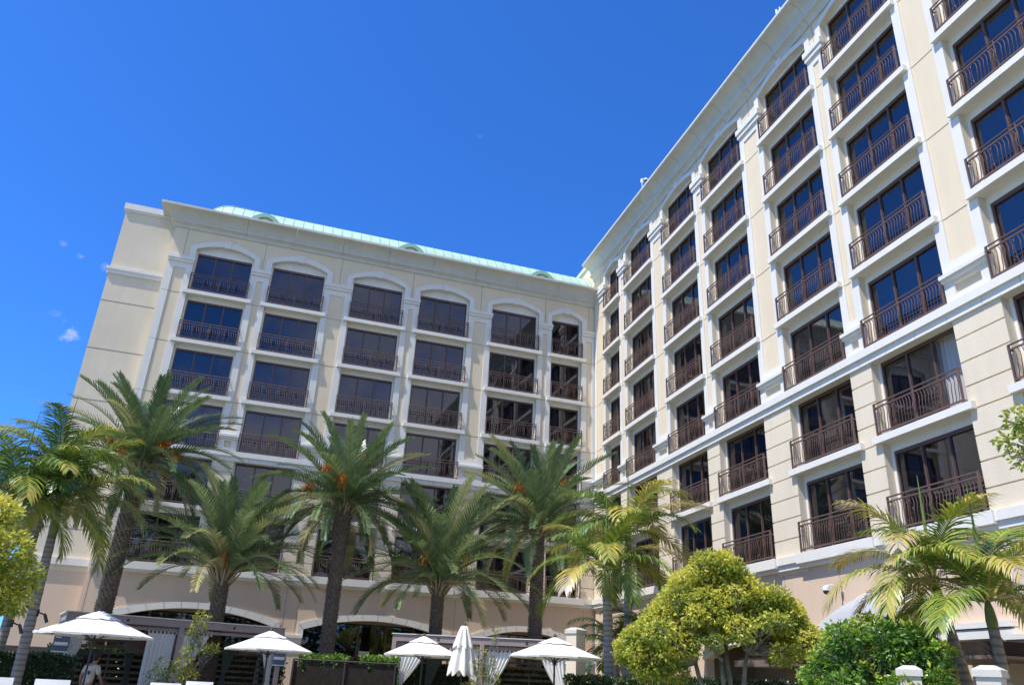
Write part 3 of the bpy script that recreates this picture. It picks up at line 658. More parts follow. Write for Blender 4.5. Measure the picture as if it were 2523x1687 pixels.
def date_palm(seed, x, y, zc, bx, by, L, nf, label, fruit, tr=.34, boots_from=.0, dead=2, lw=.050, span=100, tb=0.):
    rr = random.Random(seed); t = thing('date_palm', label, 'palm tree', (bx, by, 0), 0, 'date palms behind the cabanas')
    m = MB(); ex, ey = x - bx, y - by
    H = zc - .1
    def ctr(z): k = z / H; return Vector((ex * k, ey * k, z))
    m.tube([ctr(H * i / 10) for i in range(11)], [tr * (1.12 - .2 * min(1, i / 3)) * .9 for i in range(11)], 14)
    rows = int(H / .105); 
    for i in range(rows):
        z = .1 + i * .105; k = z / H; big = max(0, min(1, (z - (H - boots_from)) / .6)) if boots_from else 0
        rad = tr * (1.0 - .1 * k) * (1 + .14 * big); nb = 11
        for j in range(nb):
            a = 2 * pi * (j + (i % 2) * .5) / nb + i * .07; c = ctr(z); e = Vector((cos(a), sin(a), 0)); s = Vector((-sin(a), cos(a), 0))
            wd = rad * pi / nb * 1.05; pr = (.045 + .05 * big) * rr.uniform(.6, 1.4); h = .13 + .08 * big
            p0 = c + e * (rad * .86) - s * wd - Vector((0, 0, .05)); p1 = c + e * (rad * .86) + s * wd - Vector((0, 0, .05))
            q0 = c + e * (rad + pr) - s * wd * .55 + Vector((0, 0, h)); q1 = c + e * (rad + pr) + s * wd * .55 + Vector((0, 0, h))
            r0 = c + e * (rad * .85) - s * wd * .6 + Vector((0, 0, h)); r1 = c + e * (rad * .85) + s * wd * .6 + Vector((0, 0, h))
            m.face([p0, p1, q1, q0]); m.face([q0, q1, r1, r0]); m.face([p0, q0, r0]); m.face([p1, r1, q1])
    m.obj('trunk', M['bark'], t, recalc=False)
    c = MB(); top = Vector((ex, ey, H))
    for i in range(nf):
        k = (i + .5) / nf; az = i * 2.39996 + rr.uniform(-.2, .2)
        elev = radians(86 - span * k ** .95 + rr.uniform(-6, 6)); LL = L * (.80 + .30 * sin(pi * min(1, .12 + k * .8))) * rr.uniform(.88, 1.08)
        droop = radians(34 + 40 * k + rr.uniform(-8, 10))
        tt = .12 + .4 * rr.random() + .1 * k + tb
        if rr.random() < .1: tt = .86
        if k > .95: tt = .96
        frond(c, rr, top + Vector((cos(az), sin(az), 0)) * .22 + Vector((0, 0, .25 * (1 - k))), az, elev, LL * .95, droop, 60, .60 * L / 4.5, lw, .55, .58, .06, tt, petiole=.09, rach=.045)
    c.obj('crown', M['date'], t, recalc=False, tint=True)
    s = MB(); # leaf-base stubs under the crown
    for i in range(26):
        a = i * 2.4; e = Vector((cos(a), sin(a), 0)); z = -.55 + .6 * (i / 26)
        s.tube([top + e * tr * .7 + Vector((0, 0, z)), top + e * (tr + .1) + Vector((0, 0, z + .2)), top + e * (tr + .38) + Vector((0, 0, z + .62))], [.07, .05, .03], 5, tint=.9)
    s.obj('frond_base', mat('pale_frond_stalk', (.34, .27, .15), .8), t, recalc=False)
    for (fa, fr, fz) in fruit:
        fm = MB(); c0 = top + Vector((cos(fa) * (fr + .38), sin(fa) * (fr + .38), fz - .1))
        fm.tube([top + Vector((0, 0, .2)), top.lerp(c0, .6) + Vector((0, 0, .35)), c0], .025, 4, tint=.8)
        for i in range(130):
            e = Vector((rr.gauss(0, 1), rr.gauss(0, 1), rr.gauss(.1, .8))).normalized(); l = rr.uniform(.25, .62)
            a = c0 + e * .05; b = c0 + e * l * .6; d = c0 + e * l * .8 + Vector((0, 0, -.22 * rr.random()))
            s_ = e.cross(Vector((.3, .2, 1))).normalized() * .014; v = rr.random()
            fm.face([a - s_, a + s_, b + s_, b - s_], v); fm.face([b - s_, b + s_, d + s_, d - s_], v)
        fm.obj('fruit_cluster', M['orange'], t, recalc=False, tint=True)
VA = -1.75   # azimuth from the palms towards the viewer
date_palm(11, -24.27, -7.74, 9.4, -24.35, -7.75, 4.15, 66, 'tall date palm at the left, orange fruit in its crown, before the blank end wall', [(VA - 1.1, .95, .9), (VA - .5, .7, .5), (VA + .9, .9, .8), (VA + 1.2, 1.2, .5)], .32)
date_palm(23, -20.15, -8.41, 5.2, -20.0, -8.4, 4.6, 64, 'lower date palm whose crown stands over the left cabanas', [(VA + .2, .4, .7)], .30, span=68)
date_palm(31, -15.74, -9.08, 8.3, -15.66, -9.09, 4.0, 68, 'date palm with bright orange fruit bunches and a full rough trunk, between the two cabanas', [(VA - .12, .95, .95), (VA - .62, .95, 1.45), (VA + .75, .9, 2.1), (VA - 1.3, 1.2, .7)], .285, boots_from=1.9)
date_palm(47, -11.11, -8.34, 5.5, -11.05, -8.35, 4.8, 66, 'low date palm behind the left bay of the right cabanas, above the closed umbrella', [(VA - .7, .7, 1.2), (VA + .9, .9, 1.1)], .28, span=78)
date_palm(59, -6.61, -8.64, 8.4, -6.62, -8.63, 4.6, 68, 'tall date palm near the corner of the two wings, behind the bright green king palms', [(VA - .9, 1.1, 1.6), (VA + .8, 1.1, 1.9)], .30)

def king_palm(seed, base, top, L, nf, tr, label, shaft=.9, tone=.45, specs=None, dead=.25, spear=True, name='king_palm', group='slender ringed king palms'):
    rr = random.Random(seed); t = thing(name, label, 'palm tree', base, 0, group)
    B = Vector(base); T = Vector(top) - B; m = MB()
    mid = T * .5 + Vector((rr.uniform(-.08, .08), 0, 0)); tz = 1 - shaft / T.z
    q = [Vector((0, 0, 0)) * (1 - s) ** 2 + mid * 2 * s * (1 - s) + T * s * s for s in [i / 12 * tz for i in range(13)]]
    P = []; Rr = []
    for i in range(12):
        for j in range(3): P.append(q[i].lerp(q[i + 1], j / 3)); Rr.append(tr * (1.25 - .3 * (i * 3 + j) / 36) * (1 + (.05 if j == 0 else 0)))
    P.append(q[-1]); Rr.append(tr * .95)
    m.tube(P, Rr, 12); m.obj('trunk', M['ring'], t, smooth=True)
    m = MB(); a = q[-1]; m.tube([a, a.lerp(T, .3), a.lerp(T, .7), T], [tr * .95, tr * 1.02, tr * .8, tr * .4], 12); m.obj('crownshaft', M['shaft'], t, smooth=True)
    c = MB()
    fl = specs or [(i * 2.39996 + rr.uniform(-.3, .3), 78 - 75 * ((i + .5) / nf) + rr.uniform(-8, 8), 1.0, None) for i in range(nf)]
    for az, e, sc, tn in fl:
        tt = tn if tn is not None else tone + rr.uniform(-.2, .3)
        dt = dead * (1 if rr.random() < .6 else .1)
        frond(c, rr, T + Vector((cos(az), sin(az), 0)) * .06, az, radians(e), L * sc * rr.uniform(.92, 1.08), radians(rr.uniform(66, 100)), 48, .80 * L / 2.6, .044 * L / 2.6, .5, .22, .42, tt, petiole=.13, dead_tip=dt, rach=.030)
    c.obj('crown', M['king'], t, recalc=False, tint=True)
    if spear:
        s = MB(); s.tube([T, T + Vector((.02, 0, L * .5)), T + Vector((.05, .02, L * .92))], [.05, .03, .006], 5, tint=.55); s.obj('spear_leaf', M['king'], t, recalc=False, tint=True)
    return t
king_palm(101, (-24.96, -15.97, 0), (-25.1, -16.0, 5.9), 2.9, 18, .13, 'slender leaning palm with ragged brown-tipped fronds and clipped spotlight, left of the first umbrella', tone=.4, dead=.5)
king_palm(102, (-25.95, -14.6, 0), (-25.8, -14.6, 7.4), 2.7, 17, .12, 'taller dark slender palm behind the leaning one, its spear leaf against the sky', tone=.34, dead=.5)
king_palm(103, (-25.65, -17.06, 0), (-26.1, -17.25, 5.9), 2.8, 17, .13, 'slender palm at the left edge, its trunk half hidden by the yellow tree', tone=.3, dead=.6)
VK = atan2(-43.4 + 19.8, -19.3 + 8.3)
king_palm(104, (-8.25, -19.86, 0), (-8.34, -19.82, 5.0), 2.75, 16, .15, 'bright yellow-green palm with drooping fronds in the middle, left of the yellow tree', tone=.52, dead=.45)
king_palm(105, (-6.95, -18.3, 0), (-6.8, -18.35, 6.6), 2.9, 15, .13, 'taller bright green palm just behind, with a frond arching to the right', tone=.5, dead=.25)
king_palm(106, (-5.3, -30.6, 0), (-5.66, -30.17, 3.9), 2.4, 15, .10, 'curved palm with frayed pale fronds before the grey awning', tone=.5, dead=.7, shaft=.6)
king_palm(107, (-5.7, -31.6, 0), (-5.8, -31.5, 3.35), 2.4, 16, .10, 'short palm with yellow and bleached fronds at the right edge', tone=.58, dead=.7, shaft=.5)
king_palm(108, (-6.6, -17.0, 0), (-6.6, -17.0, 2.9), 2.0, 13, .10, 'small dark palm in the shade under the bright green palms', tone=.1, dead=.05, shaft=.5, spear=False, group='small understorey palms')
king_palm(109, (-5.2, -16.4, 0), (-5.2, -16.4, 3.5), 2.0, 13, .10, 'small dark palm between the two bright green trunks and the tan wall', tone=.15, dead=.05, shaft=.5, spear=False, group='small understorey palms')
# clip-on palm spotlights
for p, lab in (((-24.70, -16.08, 2.62), 'small black spotlight strapped to the leaning palm trunk'), ((-25.02, -17.25, 2.25), 'small black spotlight strapped to the trunk at the left edge')):
    t = thing('palm_spotlight', lab, 'lamp', p)
    m = MB(); m.tube([(-.24, .1, .2), (-.03, 0, .12)], .022, 6); m.tube([(-.24, .1, .05), (-.24, .1, .25)], .09, 8); m.obj('strap_mount', M['darkmetal'], t)
    m = MB(); m.tube([(0, 0, .14), (.04, 0, .09), (.13, 0, -.1)], [.03, .045, .05], 8); m.obj('lamp_head', M['darkmetal'], t)

# ------------------------------------------------------------------ broadleaf trees and shrubs
def leafcloud(mb, rr, clumps, per, ls, tlo, thi, lw=.42, shell=.55):
    for (c, r) in clumps:
        c = Vector(c); n = int(per * r * r); base = rr.uniform(-.12, .12)
        for _ in range(n):
            e = Vector((rr.gauss(0, 1), rr.gauss(0, 1), rr.gauss(0, 1))).normalized()
            nn = noise.noise(c * 3.1 + e * 1.9) * .35
            rad = r * (shell + (1 - shell) * rr.random() ** .5) * (1 + nn)
            p = c + Vector((e.x * rad, e.y * rad, e.z * rad * .8))
            d = (e * .7 + Vector((rr.gauss(0, .6), rr.gauss(0, .6), rr.gauss(-.25, .5)))).normalized()
            s = d.cross(Vector((rr.gauss(0, 1), rr.gauss(0, 1), rr.gauss(0, 1)))).normalized()
            u = d.cross(s); l = ls * rr.uniform(.6, 1.25); w = l * lw
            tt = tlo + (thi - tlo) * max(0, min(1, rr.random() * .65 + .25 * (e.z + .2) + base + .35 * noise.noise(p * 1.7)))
            a = p + d * l * .5
            mb.face([p, a + s * w * .5 + u * w * .12, p + d * l, a - s * w * .5 + u * w * .12], tt)
def limb(mb, rr, a, b, r0, r1, wob=.08):
    a, b = Vector(a), Vector(b); n = 6; P = []
    for i in range(n + 1):
        k = i / n; p = a.lerp(b, k)
        if 0 < i < n: p += Vector((rr.gauss(0, wob), rr.gauss(0, wob), rr.gauss(0, wob * .5)))
        P.append(p)
    mb.tube(P, [r0 + (r1 - r0) * i / n for i in range(n + 1)], 7); return P
def tree(seed, loc, label, clumps, forks, per, ls, lm, tlo, thi, name='broadleaf_tree', cat='tree', bark='barkgrey', r0=.12, lw=.42, group=None, crown='crown'):
    """clumps in world coordinates"""
    rr = random.Random(seed); t = thing(name, label, cat, loc, 0, group); L = Vector(loc)
    cl = [(Vector(c) - L, r) for c, r in clumps]
    tm = MB(); fk = [Vector(q) - L for q in forks]
    for q in fk: limb(tm, rr, (rr.uniform(-.12, .12), rr.uniform(-.12, .12), 0), q, r0, r0 * .6, .05)
    for c, r in cl:
        q = min(fk, key=lambda v: (v - c).length); P = limb(tm, rr, q, c, r0 * .5, r0 * .14, .08)
        for _ in range(5):
            e = Vector((rr.gauss(0, 1), rr.gauss(0, 1), rr.gauss(.4, .8))).normalized(); limb(tm, rr, P[rr.randrange(2, 6)], c + e * r * .85, r0 * .16, .008, .04)
    tm.obj('trunk', M[bark], t, smooth=True)
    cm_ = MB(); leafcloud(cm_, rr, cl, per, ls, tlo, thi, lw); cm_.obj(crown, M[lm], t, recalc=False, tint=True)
    return t
# the big yellow-green tree. lateral axis across the view, depth axis along it
VX = Vector((.87, -.49, 0)); VY = Vector((.49, .87, 0)); TC = Vector((-7.55, -24.8, 0))
rr = random.Random(5); cl = []
def prof(P, x):
    for (x0, y0), (x1, y1) in zip(P, P[1:]):
        if x0 <= x <= x1: return y0 + (y1 - y0) * (x - x0) / (x1 - x0)
    return P[0][1] if x < P[0][0] else P[-1][1]
TOP = [(-2.6, 2.55), (-2.2, 3.05), (-1.7, 3.35), (-1.3, 3.95), (-.8, 4.5), (-.3, 4.9), (.2, 4.85), (.7, 4.45), (1.0, 3.95), (1.4, 4.15), (1.9, 3.75), (2.3, 3.1), (2.45, 2.8)]
BOT = [(-2.6, 1.95), (-2.0, 1.7), (-1.2, 1.8), (-.6, 2.15), (0, 2.55), (.5, 2.7), (1.0, 2.35), (1.7, 2.3), (2.45, 2.6)]
for i in range(150):
    s = -2.5 + 4.8 * ((i * .6180339) % 1); t_, b_ = prof(TOP, s), prof(BOT, s); r = rr.uniform(.24, .43)
    edge = rr.random() < .5; v = 1 - .12 * rr.random() if edge else rr.random(); z = b_ + (t_ - b_) * v - r * .55 * (v > .5) + r * .3 * (v < .5)
    dep = 1.7 * sqrt(max(.05, 1 - (s / 2.7) ** 2)) * (1 if v < .75 else .6)
    if abs(s - .0) < .35 and 2.8 < z < 3.25: continue
    if i % 5 == 0: cl.append((TC + VX * (s * .8) + VY * rr.uniform(-dep, dep) * .7 + Vector((0, 0, b_ + (t_ - b_) * rr.uniform(.35, .75))), .62))
    cl.append((TC + VX * (s * .94 + .06) + VY * rr.uniform(-dep, dep) + Vector((0, 0, z)), r))
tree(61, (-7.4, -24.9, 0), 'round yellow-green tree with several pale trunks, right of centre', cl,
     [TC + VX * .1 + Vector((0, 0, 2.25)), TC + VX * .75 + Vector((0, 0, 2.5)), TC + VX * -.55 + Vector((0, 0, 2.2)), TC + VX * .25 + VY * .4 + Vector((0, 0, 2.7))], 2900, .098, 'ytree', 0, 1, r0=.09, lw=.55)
# left yellow tree
cl = []
for (x, y, z, r) in ((-23.0, -29.8, 3.2, .5), (-22.75, -29.7, 3.45, .38), (-22.45, -29.9, 2.9, .45), (-22.2, -29.7, 2.6, .36), (-22.9, -29.6, 2.6, .5), (-22.35, -29.8, 2.35, .36), (-22.15, -29.8, 2.25, .26), (-23.3, -29.9, 2.4, .5), (-22.6, -29.9, 2.1, .32), (-23.5, -29.6, 3.2, .5), (-23.9, -29.8, 2.8, .55), (-23.4, -30.2, 3.6, .45), (-24.2, -29.6, 3.4, .5), (-22.9, -29.3, 3.0, .4)):
    cl.append(((x - .25, y - .2, z), r * .93))
tree(62, (-23.4, -29.7, 0), 'yellow-green tree cut off by the left edge', cl, [(-23.2, -29.7, 1.9), (-23.6, -29.7, 2.1)], 6500, .095, 'ytree', .05, 1, r0=.08)
# variegated shrub
cl = []; SC = Vector((-7.45, -30.5, 0)); VX2 = Vector((.74, -.67, 0))
for (s, z, r) in ((-.75, 2.2, .35), (-.95, 1.9, .33), (-.55, 2.6, .3), (-.2, 2.8, .32), (.2, 2.75, .3), (.6, 2.6, .3), (.85, 2.35, .33), (0, 2.35, .42), (.45, 2.2, .38), (-.5, 1.8, .4), (.1, 1.8, .4), (.75, 1.9, .4), (-.9, 1.5, .4), (-.3, 1.4, .4), (.4, 1.4, .4), (1.0, 2.0, .3), (.95, 1.5, .35)):
    cl.append((SC + VX2 * s + Vector((0, 0, z)) + Vector((rr.uniform(-.25, .25), rr.uniform(-.2, .4), 0)), r * 1.12))
    cl.append((SC + VX2 * (s + rr.uniform(-.25, .25)) + Vector((rr.uniform(-.5, -.1), rr.uniform(-.5, -.1), z + rr.uniform(-.3, .1))), r * .7))
tree(63, (-7.45, -30.5, 0), 'glossy bright green and yellow variegated shrub beside the white gate post', cl, [SC + Vector((0, 0, 1.2)), SC + VX2 * .5 + Vector((0, 0, 1.2))], 5200, .125, 'schef', 0, 1, name='variegated_shrub', cat='shrub', r0=.05, crown='foliage')
cl = [((-8.5 + .26 * i, -29.7 - .12 * i, 1.45 + .1 * (i % 2)), .36) for i in range(6)] + [((-8.0 + .3 * i, -28.9, 1.65), .3) for i in range(5)]
tree(64, (-8.0, -29.6, 0), 'low yellow-flecked shrub in front of the tall variegated one', cl, [(-8.2, -29.6, .8), (-7.6, -29.7, .8)], 2000, .08, 'schef', .05, .95, name='low_shrub', cat='shrub', r0=.03, crown='foliage')
# twig of a tree reaching in at the right edge (its crown stands outside the picture)
cl = [((-9.82, -36.0, 4.75), .26), ((-9.78, -36.08, 5.05), .2), ((-9.82, -36.02, 4.5), .16), ((-9.5, -36.2, 5.0), .4), ((-9.2, -36.4, 4.7), .45), ((-8.9, -36.7, 5.3), .6), ((-8.5, -37.0, 4.6), .6), ((-8.4, -36.8, 5.6), .6)]
tree(65, (-8.5, -36.9, 0), 'leafy branch of a green and yellow tree reaching in at the right edge', cl, [(-8.6, -36.9, 4.0)], 2400, .095, 'ytree', -.05, .55, r0=.1, lw=.5)
# thin crotons between umbrellas and cabanas
def shrubline(seed, loc, label, pts, per, ls, lm='croton', tlo=0, thi=1, name='tall_thin_shrub'):
    return tree(seed, loc, label, pts, [Vector(loc) + Vector((0, 0, .7))], per, ls, lm, tlo, thi, name=name, cat='shrub', r0=.025, crown='foliage')
shrubline(71, (-20.35, -17.4, 0), 'thin yellow-green shrub climbing beside the left cabana drape', [((-20.3, -17.4, 2.85), .24), ((-20.32, -17.4, 2.6), .22), ((-20.45, -17.4, 2.45), .18), ((-20.3, -17.4, 2.2), .18), ((-20.5, -17.4, 1.95), .17), ((-20.0, -17.4, 2.0), .2), ((-19.8, -17.4, 2.05), .18), ((-20.5, -17.4, 1.6), .26), ((-20.35, -17.4, 1.25), .3), ((-20.25, -17.4, .9), .3)], 3400, .095, tlo=.25)
shrubline(72, (-21.05, -17.46, 0), 'round dark green shrub at the foot of the pale drape', [((-21.05, -17.46, 1.5), .32), ((-21.15, -17.4, 1.2), .36), ((-20.85, -17.5, 1.25), .3), ((-21.0, -17.4, .85), .4)], 2300, .075, tlo=.0, thi=.5, name='round_shrub')
shrubline(73, (-11.9, -18.6, 0), 'open yellow-tipped shrub between the closed umbrella and the right umbrella', [((-11.55, -18.7, 3.0), .13), ((-11.6, -18.7, 2.7), .1), ((-12.0, -18.6, 2.35), .17), ((-11.75, -18.6, 2.1), .22), ((-12.05, -18.6, 1.95), .24), ((-11.65, -18.7, 1.75), .22), ((-12.0, -18.6, 1.55), .3), ((-11.5, -18.7, 1.6), .14), ((-12.25, -18.5, 1.3), .28), ((-11.8, -18.6, 1.1), .32), ((-12.1, -18.6, .8), .3)], 2300, .085, tlo=.2)
# garden trees behind the viewer: one far mass, mirrored in the lower windows
rr = random.Random(90); m = MB()
for i in range(46):
    x = -75 + 3.1 * i; h = 11 + 4.5 * noise.noise(Vector((x * .13, 1, 2))) + rr.uniform(-1.5, 1.5); y = -66 + rr.uniform(-4, 4)
    leafcloud(m, rr, [((x, y, h - 2.6), 2.6), ((x + 1.2, y, h - 5.5), 3.0), ((x, y - 1, h - 8), 3.0), ((x - 1, y, max(1.2, h - 11)), 2.6)], 22, .95, 0, .7, .6)
o = m.obj('garden_trees', M['hedge'], recalc=False, tint=True); o['kind'] = 'stuff'; o['label'] = 'dark mass of garden trees behind the viewer, mirrored in the lower windows'
# dense hedges
def hedge(seed, name, label, a, b, th, h0, h1, n, lm='hedge', thi=1., ls=.09):
    rr = random.Random(seed); a = Vector((*a, 0)); b = Vector((*b, 0)); D = (b - a); Ln = D.length; D.normalize(); S = Vector((-D.y, D.x, 0))
    t = thing(name, label, 'hedge', a.lerp(b, .5)); o = a.lerp(b, .5)
    core = MB(); 
    def fr(u, d, z): return tuple(a - o + D * u + S * d + Vector((0, 0, z)))
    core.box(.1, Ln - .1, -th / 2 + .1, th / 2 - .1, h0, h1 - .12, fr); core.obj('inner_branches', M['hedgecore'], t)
    m = MB()
    for _ in range(n):
        k = rr.random(); u = rr.random() * Ln
        if k < .45: d, z = -th / 2 - rr.uniform(-.12, .06) , h0 + rr.random() * (h1 - h0)
        elif k < .8: d, z = rr.uniform(-th / 2, th / 2), h1 + rr.uniform(-.12, .05) + .07 * noise.noise(Vector((u * 2, a.x, 0)))
        elif k < .9: d, z = th / 2, h0 + rr.random() * (h1 - h0)
        else: u = rr.choice((0., Ln)) + rr.uniform(-.05, .05); d, z = rr.uniform(-th / 2, th / 2), h0 + rr.random() * (h1 - h0)
        if d * S.y > 0 and False: pass
        p = Vector(fr(u, d if rr.random() < .5 else -d if k < .45 else d, z))
        e = Vector((rr.gauss(0, 1), rr.gauss(0, 1), rr.gauss(.4, 1))).normalized(); s = e.cross(Vector((rr.gauss(0, 1), rr.gauss(0, 1), rr.gauss(0, 1)))).normalized()
        l = ls * rr.uniform(.6, 1.3); w = l * .5; q = p + e * l * .5
        m.face([p, q + s * w / 2, p + e * l, q - s * w / 2], min(1, rr.random() ** 1.5 * thi))
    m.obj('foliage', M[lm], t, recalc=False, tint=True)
hedge(81, 'hedge', 'dark green hedge behind the leaning palm, left of the person', (-26.8, -15.2), (-23.75, -14.75), .8, 0, 1.62, 9000)
hedge(82, 'hedge', 'dark green hedge at the foot of the cream pillar and the double palm trunks', (-9.9, -20.4), (-7.6, -21.6), .8, 0, 1.75, 6500)
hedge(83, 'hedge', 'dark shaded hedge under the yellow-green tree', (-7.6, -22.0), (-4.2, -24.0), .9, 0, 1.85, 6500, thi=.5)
hedge(84, 'planter_hedge', 'clipped bright green shrub behind the dark fence, at the foot of the date palm', (-16.9, -12.3), (-15.25, -12.5), .7, .8, 2.12, 3500, lm='schef', thi=.75)
hedge(85, 'planter_hedge', 'longer clipped bright green shrub behind the dark fence, next to the right cabana', (-14.75, -12.6), (-13.4, -12.8), .7, .8, 2.15, 3500, lm='schef', thi=.8)
hedge(86, 'cabana_hedge', 'dark foliage seen between the slats of the left cabanas', (-25.6, -9.2), (-17.2, -7.6), .5, 0, 2.0, 9000, ls=.12)
hedge(87, 'cabana_hedge', 'dark foliage seen between the slats of the right cabanas', (-13.2, -9.2), (-6.6, -11.6), .5, 0, 2.0, 7000, ls=.12)

# ------------------------------------------------------------------ cabanas
def drape(u0, u1, ztop, y, tie_u, tie_z, zbot, m, root, tabs=True, spread=.35, folds=7, straight=False):
    g = MB(); n = folds * 8; P = []
    for k in range(15):
        t = k / 14; z = ztop - .14 - (ztop - .14 - zbot) * t
        if straight: a, b = u0, u1 - .02 * t
        else:
            if z > tie_z:
                s = ((ztop - z) / (ztop - tie_z)); s = s ** 1.35; hwid = .07; a = u0 + (tie_u - hwid - u0) * s; b = u1 + (tie_u + hwid - u1) * s
            else:
                s = min(1, (tie_z - z) / .8); a = tie_u - .07 - spread * s * .5; b = tie_u + .07 + spread * s * .5
        row = []
        for i in range(n + 1):
            v = i / n; amp = min(.05, .3 * (b - a) / folds + .01)
            zz = z - (.07 * abs(sin(pi * v * folds)) if k == 0 else 0)
            row.append((a + (b - a) * v, y + amp * cos(2 * pi * v * folds) * (.5 + .5 * min(1, t * 3)), zz))
        P.append(row)
    g.grid(P)
    if tabs:
        for i in range(folds + 1):
            u = u0 + (u1 - u0) * i / folds; g.box(u - .035, u + .035, y - .012, y + .012, ztop - .20, ztop)
    return g.obj('curtain', m, root, smooth=True, recalc=False)
def sign_plate(root, u, y, z, mir=False):
    s = MB(); s.box(u - .24, u + .24, y - .03, y, z - .28, z + .28); o = s.obj('number_plate', M['bluesign'], root)
    s = MB(); s.box(u - .2, u + .2, y - .04, y - .032, z - .06, z + .04); s.box(u - .2, u - .02, y - .04, y - .032, z + .17, z + .2); s.box(u - .24, u + .24, y - .04, y - .032, z - .27, z - .24); s.obj('plate_lines', M['signwhite'], o)
def cabana(label, p0, p1, bays, drapes, signs):
    p0 = Vector((*p0, 0)); p1 = Vector((*p1, 0)); D = p1 - p0; L = D.length; t = thing('cabana', label, 'cabana', p0, atan2(D.y, D.x), 'poolside cabanas')
    dep = 2.6; H = 3.05
    top = MB(); top.box(-.08, L + .08, -.06, .06, H - .24, H, None); top.box(-.08, L + .08, dep - .06, dep + .06, H - .24, H)
    for u in (0, L): top.box(u - .06, u + .06, .06, dep - .06, H - .24, H)
    top.box(.06, L - .06, .08, .14, H - .40, H - .30)
    top.obj('roof_beam', M['cabana'], t)
    rfm = MB(); rfm.box(-.12, L + .12, -.1, dep + .1, H + .004, H + .035); rfm.obj('roof_sheet', M['canvas'], t)
    for i in range(bays + 1):
        for y in (0, dep):
            u = L * i / bays; m = MB(); m.box(u - .08, u + .08, y - .08, y + .08, 0, H - .24); m.obj('post', M['cabana'], t)
    for i in range(bays):
        u0, u1 = L * i / bays + .08, L * (i + 1) / bays - .08
        m = MB(); z = .15
        while z < H - .45: m.box(u0, u1, dep - .02, dep + .02, z, z + .09); z += .21
        m.box((u0 + u1) / 2 - .03, (u0 + u1) / 2 + .03, dep + .02, dep + .06, 0, H - .24)
        m.obj('slatted_back', M['slat'], t)
    for u in (0, L):
        m = MB(); z = .15
        while z < H - .45: m.box(u - .02, u + .02, .08, dep - .08, z, z + .09); z += .21
        m.obj('slatted_side', M['slat'], t)
    for i in range(1, bays):
        u = L * i / bays; m = MB(); z = .15
        while z < H - .45: m.box(u - .02, u + .02, .6, dep - .08, z, z + .09); z += .21
        m.obj('slatted_side', M['slat'], t)
    for i in range(bays):
        u = L * (i + .5) / bays; m = MB(); m.tube([(u, -.062, H - .12), (u, -.075, H - .12)], .05, 12); m.obj('beam_badge', M['darkmetal'], t)
    for d in drapes: drape(*d[:7], M[d[7]], t, **(d[8] if len(d) > 8 else {}))
    for s in signs: sign_plate(t, *s)
    return t
LL = hypot(7.11, 1.79); hL = LL / 2
cabana('pair of mauve-brown cabanas on the left with pale drapes and slatted backs', (-24.68, -12.26), (-17.57, -10.47), 2,
       [(.12, .75, 2.78, .12, .22, 1.2, .1, 'drape'), (hL - 1.05, hL - .12, 2.78, .12, hL - .2, .9, .1, 'drape', dict(straight=True)), (hL + .12, hL + 1.1, 2.78, .12, hL + .2, 1.3, .1, 'drape'),
        (hL + 2.1, hL + 2.75, 2.7, 2.3, hL + 2.3, 1.3, .1, 'grey_drape', dict(tabs=False)), (hL - 1.5, hL - 1.0, 2.7, 2.3, hL - 1.15, 1.2, .1, 'grey_drape', dict(tabs=False)),
        (LL - .7, LL - .12, 2.78, .12, LL - .25, 1.25, .1, 'drape')], [(-.05, -.12, 2.05), (LL - .02, -.12, 2.0)])
LR = hypot(6.22, 2.58); hR = LR / 2
cabana('pair of mauve-brown cabanas on the right with white tied drapes, next to the cream pillar', (-13.46, -11.83), (-7.24, -14.41), 2,
       [(.12, 1.35, 2.78, .12, .2, 1.15, .1, 'fabric'), (.9, 1.6, 2.7, 2.3, .95, 1.1, .1, 'grey_drape', dict(tabs=False)), (hR - .75, hR - .12, 2.78, .12, hR - .2, 1.2, .1, 'fabric'), (hR + .12, hR + 1.2, 2.78, .12, hR + .2, 1.15, .1, 'fabric'),
        (LR - 1.25, LR - .12, 2.78, .12, LR - .2, 1.0, .1, 'fabric')], [(-.06, -.12, 2.08), (LR - .02, -.12, 2.0)])
# white shirt-like cloth and red notice inside the left bay
t = thing('notice_board', 'brown board with a red triangle above mirrored lettering, behind the slats of the left cabana', 'sign', (-22.55, -9.75, 2.25), atan2(1.79, 7.11))
m = MB(); m.box(-.45, .45, 0, .04, -.35, .38); m.obj('board', M['slat'], t)
red = mat('red_print', (.45, .04, .03), .6)
m = MB(); m.prism([(.12, .02), (.40, .02), (.40, .32), (.26, .32)], -.012, -.004, lambda u, d, z: (u, d, z)); m.obj('triangle', red, t)
text('NOTICE', .15, 'lettering', red, t, Matrix.Translation((.2, -.008, -.14)) @ Matrix.Scale(-1, 4, (1, 0, 0)) @ RX)

# dark fence between cabanas
fn = thing('fence', 'dark brown panel fence between the two cabana pairs', 'fence', (-17.2, -13.45, 0), atan2(-.39, 3.1))
m = MB(); k = 0; u = 0
rr = random.Random(9)
while u < 3.45: m.box(u, u + .148, 0, .03, .05, 1.9 - rr.choice([0, .02, .0, .28, .42, .18, 0, 0])); u += .15
m.obj('panel', M['darkwood'], fn)
m = MB(); m.tube([(-.02, -.02, 1.95), (3.5, -.02, 1.95)], .03, 6); m.box(-.02, 3.5, -.03, -.005, 1.0, 1.06); m.obj('top_rail', M['darkmetal'], fn)
for u in (0, 1.75, 3.5): m = MB(); m.box(u - .03, u + .03, -.06, 0, 0, 1.93); m.obj('post', M['darkmetal'], fn)
fn = thing('fence', 'dark slatted fence before the tan wall, behind the hedge at the left', 'fence', (-29.0, -9.0, 0), atan2(-.4, 3.4))
m = MB(); u = 0
